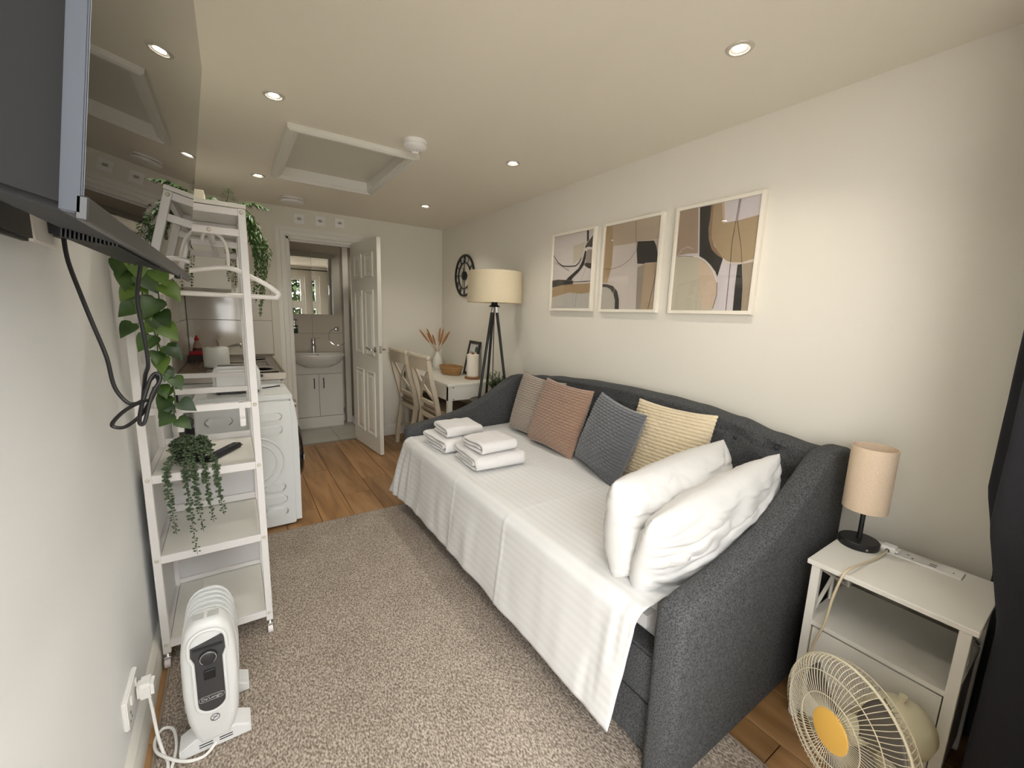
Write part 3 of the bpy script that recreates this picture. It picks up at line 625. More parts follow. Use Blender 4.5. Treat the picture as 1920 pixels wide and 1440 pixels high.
# hanger
hg = thing('coat_hanger', 'white plastic coat hanger hanging on the white rack', 'hanger', (-0.03, 2.02, 1.39))
hy = 2.02; HP = mat('hanger_plastic', (240, 236, 232), 0.3)
body = [(-0.225, 1.405), (-0.21, 1.425), (-0.15, 1.462), (-0.06, 1.485), (0.0, 1.492), (0.05, 1.475), (0.12, 1.44), (0.155, 1.415), (0.17, 1.398), (0.16, 1.386), (0.14, 1.385), (-0.2, 1.388), (-0.222, 1.392)]
obj('shoulder_bar', MB().tube([(x, hy, z) for x, z in body], 0.0095, 10, closed=True, smooth=5), HP, hg)
obj('hook', MB().tube([(0.002, hy, 1.49), (0.004, hy, 1.53), (0.0, hy, 1.575), (-0.018, hy, 1.61), (-0.045, hy, 1.621), (-0.068, hy, 1.607), (-0.074, hy, 1.585)], 0.006, 10, smooth=5), HP, hg)
# storage box on top of rack
bx = thing('cream_tray_box', 'small cream stacked tray box on top of the white rack', 'box', (-0.1, 2.1, 1.7)); CR = mat('cream_card', (232, 226, 208), 0.6)
obj('lower_tray', MB().box(-0.20, -0.035, 1.99, 2.16, 1.7005, 1.728, b=0.002), CR, bx, smooth=0)
obj('upper_tray', MB().box(-0.20, -0.055, 2.0, 2.15, 1.728, 1.764, b=0.002), CR, bx, smooth=0)

# ---------------------------------------------------------------- television on wall arm
TH = math.radians(7.2)
tv = thing('television', 'large flat black television tilted down on left wall bracket', 'television', (-0.0825, 0.878, 1.405), (0, TH, 0))
TW, THH = 0.906, 0.497
CH = mat('tv_chassis', (58, 62, 70), 0.5, 0.2); BK = mat('tv_back', (15, 15, 17), 0.75)
obj('screen', MB().box(-0.003, 0.0, -TW/2+0.002, TW/2-0.002, 0.010, THH-0.002), mat('tv_screen', (8, 8, 9), 0.015, spec=0.6), tv, local=True, smooth=0)
obj('chassis', MB().box(-0.012, -0.0005, -TW/2, TW/2, 0.0, THH, b=0.001, seg=2), CH, tv, local=True)
obj('bottom_bezel', MB().box(-0.004, 0.003, -TW/2, TW/2, -0.004, 0.013, b=0.001), mat('tv_bezel', (62, 62, 62), 0.35, 0.5), tv, local=True, smooth=0)
lw = [(-0.012, 0.002), (-0.075, 0.012), (-0.088, 0.03), (-0.085, 0.125), (-0.065, 0.15), (-0.012, 0.16)]
obj('lower_housing', MB().prism(lw, 'y', -TW/2+0.03, TW/2-0.06, b=0.006), BK, tv, local=True, smooth=20)
obj('upper_housing', MB().box(-0.040, -0.012, -TW/2+0.05, TW/2-0.05, 0.155, THH-0.03, b=0.006, seg=2), BK, tv, local=True)
vent = MB()
for k in range(14): vent.box(-0.070+0.0035*k, -0.0685+0.0035*k, -0.20, 0.15, 0.001, 0.0105)
obj('vent_slots', vent, BLACK, tv, local=True, smooth=0)
obj('infrared_tab', MB().box(-0.006, 0.004, 0.20, 0.235, -0.010, 0.0, b=0.002), DARKGLASS, tv, local=True)
obj('side_dimple', MB().lathe([(0.0, -0.001), (0.006, -0.0008), (0.009, 0.0)], (-0.06, -TW/2+0.029, 0.09), 18, mtx=Matrix.Rotation(PI/2, 3, 'X')), BLACK, tv, local=True)
tb = thing('television_bracket', 'black wall bracket arm holding the television', 'bracket', (XL, 1.0, 1.45))
obj('wall_plate', MB().box(XL, XL+0.02, 0.93, 1.165, 1.45, 1.80, b=0.006, seg=2), BLACKM, tb)
obj('arm', MB().box(XL+0.02, XL+0.05, 0.90, 1.10, 1.52, 1.56, b=0.004).box(XL+0.02, XL+0.05, 0.90, 1.10, 1.72, 1.76, b=0.004), BLACKM, tb)
obj('mount_plate', MB().box(XL+0.05, XL+0.146, 0.84, 0.96, 1.59, 1.74, b=0.004), BLACKM, tb)
sk = thing('wall_socket', 'white wall socket on the left wall behind the television', 'socket', (XL, 1.27, 1.42))
obj('plate', MB().box(XL, XL+0.012, 1.20, 1.345, 1.455, 1.541, b=0.003, seg=2), PLASTIC, sk)
obj('plug', MB().box(XL+0.012, XL+0.042, 1.275, 1.325, 1.475, 1.525, b=0.006, seg=2), BLACK, sk)
cb = thing('television_cable', 'black power cable hanging in a tied loop below the television', 'cable', (-0.2, 1.3, 1.05))
obj('cord', MB().tube([(-0.286, 1.3, 1.475), (-0.284, 1.3, 1.428), (-0.272, 1.3, 1.361), (-0.258, 1.3, 1.292), (-0.243, 1.3, 1.22), (-0.236, 1.3, 1.151), (-0.216, 1.3, 1.111), (-0.195, 1.3, 1.109)], 0.0042, 8, smooth=6), BLACK, cb)
obj('cord', MB().tube([(-0.189, 1.3, 1.112), (-0.18, 1.3, 1.173), (-0.172, 1.3, 1.205), (-0.175, 1.3, 1.281), (-0.179, 1.3, 1.354), (-0.165, 1.29, 1.43)], 0.0042, 8, smooth=6), BLACK, cb)
obj('loop', MB().tube([(-0.19, 1.29, 1.115), (-0.221, 1.289, 1.095), (-0.243, 1.289, 1.071), (-0.244, 1.289, 1.059), (-0.224, 1.289, 1.056), (-0.196, 1.289, 1.079), (-0.176, 1.289, 1.11), (-0.156, 1.289, 1.154), (-0.159, 1.289, 1.172), (-0.172, 1.289, 1.161), (-0.187, 1.29, 1.117)], 0.0042, 8, smooth=6), BLACK, cb)
obj('loop', MB().tube([(-0.186, 1.28, 1.119), (-0.195, 1.28, 1.081), (-0.196, 1.28, 1.062), (-0.187, 1.28, 1.067), (-0.169, 1.28, 1.13), (-0.151, 1.28, 1.165), (-0.154, 1.28, 1.181), (-0.167, 1.28, 1.171), (-0.186, 1.28, 1.116)], 0.0042, 8, smooth=6), BLACK, cb)
obj('tie', MB().tube([(-0.198, 1.274, 1.11), (-0.188, 1.272, 1.118), (-0.18, 1.28, 1.116), (-0.181, 1.306, 1.114), (-0.192, 1.308, 1.108)], 0.003, 6, closed=True), BLACK, cb)

# ---------------------------------------------------------------- oil radiator
RW = mat('radiator_enamel', (218, 219, 218), 0.35)
ra = thing('oil_radiator', 'small white oil-filled radiator with dark control panel on rug', 'radiator', (-0.12, 1.47, 0.012))
rcx = -0.12
def finprof(w, z0, z1, n=14, shoulder=0.14):
    pts = [(-w*0.62, z0), (w*0.62, z0)]
    zs = z1-shoulder
    pts += [(w*0.92, z0+0.08), (w, z0+0.17)]
    for k in range(n+1):
        a = PI*k/n
        pts.append((w*0.985*math.copysign(abs(math.cos(a))**0.75, math.cos(a)), zs+shoulder*math.sin(a)**0.8))
    pts += [(-w, z0+0.17), (-w*0.92, z0+0.08)]
    return pts
def shear(p, y): return (rcx+p[0], p[1])
for k in range(6):
    y = 1.436+k*0.0262
    obj('fin', MB().prism([(rcx+p[0], p[1]) for p in finprof(0.071, 0.05, 0.43)], 'y', y, y+0.009, b=0.004), RW, ra)
obj('core', MB().box(rcx-0.030, rcx+0.030, 1.43, 1.58, 0.11, 0.355, b=0.01), RW, ra)
obj('rear_cap', MB().prism([(rcx+p[0], p[1]) for p in finprof(0.060, 0.06, 0.415)], 'y', 1.588, 1.612, b=0.009, seg=3), RW, ra)
# front housing: bulged shell
fpz = finprof(0.069, 0.035, 0.432, 20)
mb = MB(); N = len(fpz); rings = []
for ins, y in ((0.0, 1.43), (0.0, 1.392), (0.004, 1.38), (0.012, 1.372), (0.022, 1.369)):
    cz = 0.235; rings.append([mb.bm.verts.new((rcx+p[0]*(1-ins/0.072), y+0.02*max(0, (p[1]-0.25)/0.2), cz+(p[1]-cz)*(1-ins/0.22))) for p in fpz])
for a, b in zip(rings, rings[1:]):
    for k in range(N): mb.bm.faces.new((a[k], a[(k+1) % N], b[(k+1) % N], b[k]))
mb.bm.faces.new(rings[-1]); mb.bm.faces.new(list(reversed(rings[0])))
obj('front_housing', mb, RW, ra, smooth=40)
def fy(z): return 1.369+0.02*max(0, (z-0.25)/0.2)
pp = []
for k in range(13): a = PI*k/12; pp.append((0.042*math.cos(a), 0.365+0.036*math.sin(a)))
pp += [(-0.043, 0.335), (-0.035, 0.315), (-0.035, 0.19)]
for k in range(1, 12): a = PI+PI*k/12; pp.append((0.035*math.cos(a), 0.185+0.035*math.sin(a)))
pp += [(0.035, 0.19), (0.035, 0.315), (0.043, 0.335)]
def plate(poly, dy, sc=1.0, th=0.002):
    mb = MB(); cz = 0.27
    q = [(rcx+x*sc, cz+(z-cz)*(1+(sc-1)*0.35)) for x, z in poly]
    top = [mb.bm.verts.new((x, fy(z)-dy, z)) for x, z in q]; bot = [mb.bm.verts.new((x, fy(z)-dy+th+0.004, z)) for x, z in q]
    mb.bm.faces.new(top); n = len(q)
    for k in range(n): mb.bm.faces.new((top[k], bot[k], bot[(k+1) % n], top[(k+1) % n]))
    return mb
obj('panel_surround', MB().tube([(rcx+x*1.08, fy(z)-0.004, 0.27+(z-0.27)*1.035) for x, z in pp], 0.0048, 8, closed=True), RW, ra)
clipped = [(x, min(z, 0.372+0.25*x)) for x, z in pp]
cp = obj('control_panel', plate(clipped, 0.005, 0.98), mat('panel_dark', (58, 58, 60), 0.4), ra, smooth=0)
RXr = Matrix.Rotation(PI/2, 3, 'X')
obj('thermostat_dial', MB().lathe([(0.023, 0), (0.022, 0.006), (0.019, 0.008), (0.0, 0.008)], (rcx, fy(0.325)-0.005, 0.325), 32, mtx=RXr), mat('dial_dark', (46, 46, 48), 0.35), cp)
obj('dial_scale', MB().tube([(rcx+0.0195*math.cos(a), fy(0.325)-0.0131, 0.325+0.0195*math.sin(a)) for a in [-PI*0.3+PI*1.55*k/24 for k in range(25)]], 0.0006, 5), mat('print_grey', (190, 190, 188), 0.5), cp)
obj('power_switch', MB().box(rcx-0.014, rcx+0.014, fy(0.27)-0.008, fy(0.27), 0.256, 0.286, b=0.002), BLACK, cp)
obj('panel_lip', MB().box(rcx-0.036, rcx+0.036, fy(0.362)-0.0075, fy(0.362)-0.003, 0.352, 0.360), mat('lip_dark', (38, 38, 40), 0.4), cp, smooth=0)
RT = Matrix.Translation((rcx, fy(0.195)-0.0056, 0.195)) @ Matrix.Rotation(PI/2, 4, 'X')
obj('logo_lettering', text_mb("De'Longhi", 0.0125, RT), MATS['print_grey'], cp, smooth=0)
obj('logo_outline', MB().tube([(x, fy(0.195)-0.0056, z) for x, z in stadium(rcx, 0.195, 0.062, 0.017, 6)], 0.0005, 4, closed=True), MATS['print_grey'], cp)
sy = obj('warning_symbol', MB().tube([(rcx+0.003+0.011*math.cos(2*PI*k/24), fy(0.12)-0.001, 0.12+0.011*math.sin(2*PI*k/24)) for k in range(24)], 0.0009, 5, closed=True).tube([(rcx-0.005, fy(0.12)-0.001, 0.112), (rcx+0.011, fy(0.12)-0.001, 0.128)], 0.0008, 5).tube([(rcx-0.003, fy(0.12)-0.001, 0.124), (rcx+0.009, fy(0.12)-0.001, 0.118)], 0.0006, 5), mat('symbol_black', (40, 40, 42), 0.5), ra)
vb = MB()
for k in range(6):
    for s_ in (-1, 1): vb.box(rcx+s_*0.018-0.014, rcx+s_*0.018+0.014, 1.398+k*0.005, 1.400+k*0.005, 0.436-0.0, 0.4375)
obj('top_vents', vb, mat('vent_grey', (180, 180, 178), 0.5), ra, smooth=0)
for y in (1.40, 1.575):
    foot = [(rcx-0.09, 0.012), (rcx+0.09, 0.012), (rcx+0.09, 0.04), (rcx+0.05, 0.062), (rcx-0.05, 0.062), (rcx-0.09, 0.04)]
    obj('foot', MB().prism(foot, 'y', y-0.028, y+0.042, b=0.005), RW, ra)
obj('foot_slots', MB().box(rcx-0.042, rcx-0.008, 1.3712, 1.3725, 0.030, 0.033).box(rcx-0.042, rcx-0.008, 1.3712, 1.3725, 0.038, 0.041).box(rcx+0.008, rcx+0.042, 1.3712, 1.3725, 0.030, 0.033).box(rcx+0.008, rcx+0.042, 1.3712, 1.3725, 0.038, 0.041), MATS['symbol_black'], ra, smooth=0)
ds = thing('double_wall_socket', 'white double wall socket low on left wall beside radiator', 'socket', (XL, 1.45, 0.17))
obj('plate', MB().box(XL, XL+0.012, 1.365, 1.515, 0.185, 0.272, b=0.003, seg=2), PLASTIC, ds)
for ya_ in (1.40, 1.47): obj('switch', MB().box(XL+0.012, XL+0.016, ya_, ya_+0.012, 0.235, 0.258, b=0.001), PLASTIC, ds)
obj('pin_hole', MB().box(XL+0.0118, XL+0.0126, 1.392, 1.397, 0.215, 0.224).box(XL+0.0118, XL+0.0126, 1.381, 1.388, 0.198, 0.202).box(XL+0.0118, XL+0.0126, 1.400, 1.407, 0.198, 0.202), BLACK, ds, smooth=0)
rc = thing('radiator_lead', 'white radiator power lead looped on floor, plugged into wall', 'power lead', (-0.25, 1.45, 0))
obj('plug', MB().box(XL+0.0165, XL+0.055, 1.445, 1.495, 0.198, 0.248, b=0.008, seg=2), PLASTIC, rc)
obj('cord', MB().tube([(XL+0.04, 1.465, 0.20), (XL+0.045, 1.46, 0.14), (-0.262, 1.44, 0.07), (-0.25, 1.42, 0.02), (-0.238, 1.385, 0.018), (-0.232, 1.33, 0.018), (-0.227, 1.36, 0.018), (-0.222, 1.43, 0.018), (-0.235, 1.50, 0.018), (-0.262, 1.52, 0.018), (-0.278, 1.49, 0.018), (-0.27, 1.44, 0.022), (-0.24, 1.395, 0.026), (-0.195, 1.362, 0.018), (-0.15, 1.352, 0.018), (-0.12, 1.371, 0.03)], 0.0042, 8, smooth=6), PLASTIC, rc)
# ---------------------------------------------------------------- rug
def rug_mat():
    m = bpy.data.materials.new('rug_pile'); m.use_nodes = True; nt = m.node_tree; p = nt.nodes['Principled BSDF']; L = nt.links.new
    g = nt.nodes.new('ShaderNodeNewGeometry'); mp = nt.nodes.new('ShaderNodeMapping'); mp.inputs['Scale'].default_value = (1, 0.55, 1)
    mp.inputs['Rotation'].default_value = (0, 0, 0.5)
    n = nt.nodes.new('ShaderNodeTexNoise'); n.inputs['Scale'].default_value = 190; n.inputs['Detail'].default_value = 2
    n2 = nt.nodes.new('ShaderNodeTexNoise'); n2.inputs['Scale'].default_value = 5
    r = nt.nodes.new('ShaderNodeValToRGB'); e = r.color_ramp.elements
    e[0].position = 0.33; e[0].color = lin((106, 95, 85)); e[1].position = 0.66; e[1].color = lin((188, 176, 162)); k = e.new(0.5); k.color = lin((152, 139, 126))
    mx = nt.nodes.new('ShaderNodeMixRGB'); mx.blend_type = 'MULTIPLY'; mx.inputs[0].default_value = 0.35
    L(g.outputs['Position'], mp.inputs[0]); L(mp.outputs[0], n.inputs['Vector']); L(g.outputs['Position'], n2.inputs['Vector'])
    L(n.outputs['Fac'], r.inputs[0]); L(r.outputs[0], mx.inputs[1]); L(n2.outputs['Color'], mx.inputs[2])
    r2 = nt.nodes.new('ShaderNodeValToRGB'); r2.color_ramp.elements[0].color = (0.7, 0.68, 0.66, 1); r2.color_ramp.elements[0].position = 0.35; r2.color_ramp.elements[1].position = 0.65
    L(n2.outputs['Fac'], r2.inputs[0]); L(r2.outputs[0], mx.inputs[2]); L(mx.outputs[0], p.inputs['Base Color'])
    b = nt.nodes.new('ShaderNodeBump'); b.inputs['Strength'].default_value = 0.6; b.inputs['Distance'].default_value = 0.006
    L(n.outputs['Fac'], b.inputs['Height']); L(b.outputs[0], p.inputs['Normal']); p.inputs['Roughness'].default_value = 0.95
    return m
rg = thing('rug', 'large flecked beige and brown rug under the daybed', 'rug', (0.5, 1.4, 0))
obj('pile', MB().box(-0.272, 1.27, 0.12, 2.685, 0.0004, 0.0115, b=0.004, seg=2), rug_mat(), rg)
obj('binding', MB().tube([(-0.276, 0.12, 0.006), (-0.276, 2.689, 0.006), (1.274, 2.689, 0.006), (1.274, 0.12, 0.006)], 0.0055, 8, closed=True), mat('rug_binding', (150, 134, 118), 0.9, bump=(300, 0.5)), rg)

# ---------------------------------------------------------------- daybed
SOFA = mat('grey_fabric', (46, 47, 48), 0.95, var=(230, (86, 87, 88), 0.13), bump=(600, 0.25))
s = thing('daybed_sofa', 'charcoal grey upholstered daybed with sloping arms and buttoned back', 'sofa', (1.45, 1.62, 0))
armp = [(0.93, 0.012), (0.93, 0.545), (0.945, 0.572), (1.0, 0.588), (1.1, 0.603), (1.2, 0.620), (1.3, 0.643), (1.4, 0.674), (1.5, 0.713), (1.6, 0.768), (1.68, 0.818), (1.74, 0.856), (1.80, 0.880), (1.86, 0.887), (1.965, 0.880), (1.965, 0.012)]
def arm(y0, y1):
    mb = MB(); N = len(armp); R = 0.022; rings = []
    # rounded-over cross section along the profile
    sec = []
    for k in range(5): a = PI/2*k/4; sec.append((R*(1-math.sin(a)) if 0 else R*(1-math.cos(PI/2-a)), 0))
    layers = [(y0, R), (y0+R*0.3, R*0.28), (y0+R, 0.0), (y1-R, 0.0), (y1-R*0.3, R*0.28), (y1, R)]
    cx, cz = 1.5, 0.35
    pts = [Vector((x, 0, z)) for x, z in armp]
    nrm = []
    for i in range(N):
        a, b = pts[i]-pts[i-1], pts[(i+1) % N]-pts[i]
        t = (a.normalized()+b.normalized())
        n_ = Vector((t.z, 0, -t.x)); nrm.append(n_.normalized())
    for y, ins in layers: rings.append([mb.bm.verts.new((p.x+n_.x*ins, y, max(0.012, p.z+n_.z*ins))) for p, n_ in zip(pts, nrm)])
    for a, b in zip(rings, rings[1:]):
        for k in range(N): mb.bm.faces.new((a[k], a[(k+1) % N], b[(k+1) % N], b[k]))
    mb.bm.faces.new(rings[0]); mb.bm.faces.new(list(reversed(rings[-1])))
    return mb
obj('arm', arm(0.541, 0.632), SOFA, s, smooth=50)
obj('arm', arm(2.612, 2.702), SOFA, s, smooth=50)
def backz(y):
    ks = [(0.54, 0.868), (0.66, 0.872), (0.8, 0.888), (0.96, 0.921), (1.15, 0.943), (1.33, 0.953), (1.6, 0.957), (1.85, 0.953), (2.19, 0.934), (2.4, 0.912), (2.58, 0.89), (2.71, 0.878)]
    for (a, za), (b, zb) in zip(ks, ks[1:]):
        if a <= y <= b: t = (y-a)/(b-a); t = t*t*(3-2*t); return za+(zb-za)*t
    return 0.87
btn = []
for r_, z in enumerate((0.838, 0.73, 0.622)):
    y = 0.76+0.0 if r_ % 2 == 0 else 0.674
    while y < 2.6: btn.append((y, z)); y += 0.172
def backfn(u, v):
    y = 0.628+u*(2.616-0.628); zt = backz(y); z0 = 0.34
    if v < 0.72:
        z = z0+(zt-0.03-z0)*v/0.72; x = 1.815+0.03*max(0, z-0.5)/0.4
        d = 0
        for by, bz in btn:
            q = ((y-by)/0.05)**2+((z-bz)/0.045)**2
            if q < 9: d += 0.020*math.exp(-q)
        x += d-0.012*math.exp(-((z-0.78)/0.14)**2)
        if v > 0.66: x += 0.004
        return Vector((x, y, z))
    if v < 0.9:
        a = PI*(v-0.72)/0.18
        return Vector((1.9075-0.0625*math.cos(a), y, zt-0.03+0.03*math.sin(a)**0.7))
    return Vector((1.97, y, zt-0.03-(zt-0.05)*(v-0.9)/0.1))
obj('backrest', MB().grid(backfn, 150, 100), SOFA, s, smooth=60)
bm_ = mesh_of(MB().lathe([(0.0, 0.006), (0.006, 0.005), (0.009, 0.002), (0.0095, 0)], (0, 0, 0), 12, mtx=Matrix.Rotation(-PI/2, 3, 'Y')), mat('button_fabric', (42, 44, 46), 0.7), 60, 'button')
for by, bz in btn:
    if bz > 0.6: shared('button', bm_, (1.815+0.03*max(0, bz-0.5)/0.4+0.0145-0.012*math.exp(-((bz-0.78)/0.14)**2), by, bz), s)
obj('platform', MB().box(0.957, 1.83, 0.632, 2.612, 0.215, 0.375, b=0.008, seg=2), SOFA, s)
obj('trundle_front', MB().box(0.968, 1.0, 0.636, 2.608, 0.03, 0.205, b=0.006, seg=2), SOFA, s)
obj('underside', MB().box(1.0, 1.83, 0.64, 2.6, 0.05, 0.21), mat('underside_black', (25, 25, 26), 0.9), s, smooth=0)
for x, y in ((1.0, 0.68), (1.0, 2.57), (1.8, 0.68), (1.8, 2.57)): obj('castor_foot', MB().cyl((x, y, 0.012), (x, y, 0.05), 0.018), BLACK, s)

def mattress():
    mb = MB().box(0.985, 1.815, 0.645, 2.6, 0.376, 0.508, b=0.045, seg=4)
    return mb
tag(obj('mattress', mattress(), LINEN, smooth=60), 'white mattress lying on the grey daybed under striped sheet', 'mattress')

# striped sheet
def sheet_mat():
    m = bpy.data.materials.new('striped_cotton'); m.use_nodes = True; nt = m.node_tree; p = nt.nodes['Principled BSDF']; L = nt.links.new
    uv = nt.nodes.new('ShaderNodeUVMap'); sp = nt.nodes.new('ShaderNodeSeparateXYZ'); L(uv.outputs[0], sp.inputs[0])
    mu = nt.nodes.new('ShaderNodeMath'); mu.operation = 'MULTIPLY'; mu.inputs[1].default_value = 2*PI/0.034; L(sp.outputs[1], mu.inputs[0])
    si = nt.nodes.new('ShaderNodeMath'); si.operation = 'SINE'; L(mu.outputs[0], si.inputs[0])
    r = nt.nodes.new('ShaderNodeValToRGB'); r.color_ramp.elements[0].position = 0.45; r.color_ramp.elements[1].position = 0.55
    r.color_ramp.elements[0].color = lin((210, 210, 209)); r.color_ramp.elements[1].color = lin((216, 215, 213))
    mr = nt.nodes.new('ShaderNodeMapRange'); mr.inputs[1].default_value = -1; L(si.outputs[0], mr.inputs[0]); L(mr.outputs[0], r.inputs[0]); L(r.outputs[0], p.inputs['Base Color'])
    m2 = nt.nodes.new('ShaderNodeMapRange'); m2.inputs[1].default_value = -1; m2.inputs[3].default_value = 0.8; m2.inputs[4].default_value = 0.5; L(si.outputs[0], m2.inputs[0]); L(m2.outputs[0], p.inputs['Roughness'])
    return m
def nz(x, y, z=0): return noise.noise(Vector((x, y, z)))
XE = 0.955
def sheetfn(u, v):
    # v: arc length from back 0..Ltot ; u: 0 far end .. 1 near end
    Lt, R = 0.84, 0.055; hem = 0.395+0.012*u
    tot = Lt+R*PI/2+hem-R; sL = v*tot
    yt = 2.602-(2.602-0.668)*u
    if sL < Lt: x, z, dr = 1.80-sL, 0.519, 0
    elif sL < Lt+R*PI/2:
        a = (sL-Lt)/R; x, z, dr = 1.80-Lt-R*math.sin(a), 0.519-R*(1-math.cos(a)), 0.02*a
    else:
        d = sL-Lt-R*PI/2; x, z, dr = 1.80-Lt-R, 0.519-R-d, 0.03+d
    y = yt
    # flare at the far corner, pull-in at the near end of the drop
    y += dr*(0.26*max(0, 1-u*7) + 0.10*max(0, (u-0.9)*10))
    x -= dr*(0.10+0.10*max(0, 1-u*8))
    # folds and creases
    k = 1.0 if dr else 0.4
    x -= k*(0.010*nz(y*4.2, z*2.0, 3)+0.005*nz(y*13, z*5, 7))*min(1, dr*5) if dr else 0
    fold = 0.004*math.exp(-((y-2.28)/0.006)**2)+0.004*math.exp(-((y-1.84)/0.006)**2)+0.004*math.exp(-((y-1.36)/0.006)**2)+0.003*math.exp(-((y-2.45)/0.008)**2)
    if dr: x -= fold
    else: z += fold*0.6+0.005*nz(x*3.2, y*3.2, 1)+0.0025*nz(x*9, y*9, 5)
    if dr and u < 0.12: x -= 0.008*math.sin(y*80+4*nz(y*9, z*3, 2))*(1-u/0.12)*min(1, dr*4)
    # rumples near the pillows
    w = max(0, (u-0.86)/0.14)
    if w:
        rp = 0.010*w*abs(nz(y*26+x*9, x*14, 2))
        if dr: x -= rp+0.006*w*nz(y*30, z*9, 4)
        else: z += rp
    return Vector((x, y, z))
sh = MB().grid(sheetfn, 190, 110, uv=lambda u, v: (u*1.93, v*1.27))
tag(obj('bed_sheet', sh, sheet_mat(), smooth=180, fix=False, solid=0.003), 'white striped cotton sheet draped over the daybed front', 'bed sheet')

# pillows
def pillow(name, label, w, h, t, loc, rot, seed, group, m=LINEN, sag=0.0):
    mb = MB(); n = 80
    def f(sgn):
        def g(u, v):
            a, b = 2*u-1, 2*v-1
            e = ((1-abs(a)**2.6)*(1-abs(b)**2.6))**0.52
            kk = 0.13
            x = a*math.sqrt(1-kk*b*b*abs(a))*w/2*(1-0.03*(1-b*b)*abs(a)**3); z = b*math.sqrt(1-kk*a*a*abs(b))*h/2*(1-0.05*(1-a*a)*abs(b)**3)
            wr = 0.014*nz(a*2.6+seed, b*2.6, sgn)+0.006*nz(a*5+seed, b*4, sgn*3)-0.011*max(0, 1-abs(nz(a*1.5+b*1.1+seed, b*3.4-a*0.8, sgn*2))*5)*(0.5+abs(a))-0.006*max(0, 1-abs(nz(a*3.5-b*1.2+seed, b*2.2+a*2.5, sgn*7))*5)
            ra = abs(nz(a*9+b*3, b*11+a*2, seed))*0.008*(1-e)*3
            y = sgn*(t/2*e*(1-0.25*b*sag)+wr*e+ra*e*0.5)
            z -= 0.012*e*nz(a*3, seed, 1)
            return Vector((x, y, z))
        return g
    mb.grid(f(-1), n, n); mb.grid(f(1), n, n)
    bmesh.ops.remove_doubles(mb.bm, verts=mb.bm.verts, dist=0.0004)
    o = obj(name, mb, m, smooth=180, origin=(0, 0, 0)); o.location = loc; o.rotation_euler = rot
    return tag(o, label, 'pillow', group)
pillow('bed_pillow', 'upright white pillow leaning behind another, nearer the cream cushion', 0.77, 0.355, 0.25, (1.335, 0.862, 0.682), (math.radians(-4), math.radians(-2), math.radians(4)), 3.1, 'white bed pillows', sag=0.7)
pillow('bed_pillow', 'white pillow slumped against the near arm of daybed', 0.78, 0.335, 0.19, (1.345, 0.722, 0.668), (math.radians(13), math.radians(-7), math.radians(-1)), 8.7, 'white bed pillows', sag=0.6)

# ribbed cushions
def cushion(label, c1, size, loc, rot, seed):
    m = mat('cushion_%d' % int(seed*10), c1, 0.95, sheen=0.4, bump=(700, 0.3))
    mb = MB(); rows, cols = 25, 11; nu, nv = 88, 150; w = h = size; t = 0.13
    def f(sgn):
        def g(u, v):
            a, b = 2*u-1, 2*v-1
            e = ((1-abs(a)**2.4)*(1-abs(b)**2.4))**0.5
            x = a*w/2*(1-0.04*(1-b*b)*abs(a)**3); z = b*h/2*(1-0.07*(1-a*a)*abs(b)**3)
            rv = v*rows; row = math.floor(rv); rib = abs(math.sin(PI*rv))**0.55
            cu_ = u*cols+(0.5 if row % 2 else 0); seg = abs(math.sin(PI*cu_))**0.35
            hgt = 0.0095*rib*(0.30+0.70*seg)*min(1, e*3)
            y = sgn*(t/2*e+hgt+0.006*nz(a*2+seed, b*2, sgn)*e)
            x += math.copysign(0.004*rib, a) if abs(a) > 0.999 else 0
            return Vector((x, y, z))
        return g
    mb.grid(f(-1), nu, nv); mb.grid(f(1), nu, nv)
    o = obj('ribbed_cushion', mb, m, smooth=180, origin=(0, 0, 0)); o.location = loc; o.rotation_euler = rot
    return tag(o, label, 'cushion', 'ribbed cushions along the daybed back')
# local -y is the front; yaw -90 turns it to face the room
def cush_at(label, c, size, y, xb, xt, zb, roll, yaw, seed):
    tilt = math.atan2(xt-xb, 0.40); cx = (xb+xt)/2; cz = zb+size/2*math.cos(tilt)*1.0
    R_ = Matrix.Rotation(math.radians(-90+yaw), 4, 'Z') @ Matrix.Rotation(-tilt, 4, 'X') @ Matrix.Rotation(math.radians(roll), 4, 'Y')
    cushion(label, c, size, (cx, y, cz), R_.to_euler(), seed)
cush_at('greige ribbed cushion at the far end beside sloping arm', (158, 144, 130), 0.42, 2.235, 1.655, 1.77, 0.525, 3, 6, 1.1)
cush_at('taupe brown ribbed cushion overlapping the greige one', (154, 124, 104), 0.43, 1.94, 1.60, 1.735, 0.525, 3, 2, 2.2)
cush_at('slate grey ribbed cushion in the middle of daybed', (96, 98, 102), 0.41, 1.49, 1.565, 1.70, 0.522, 6, -12, 3.3)
cush_at('cream ribbed cushion behind the white pillows', (216, 199, 166), 0.43, 1.20, 1.66, 1.775, 0.52, 0, 0, 4.4)

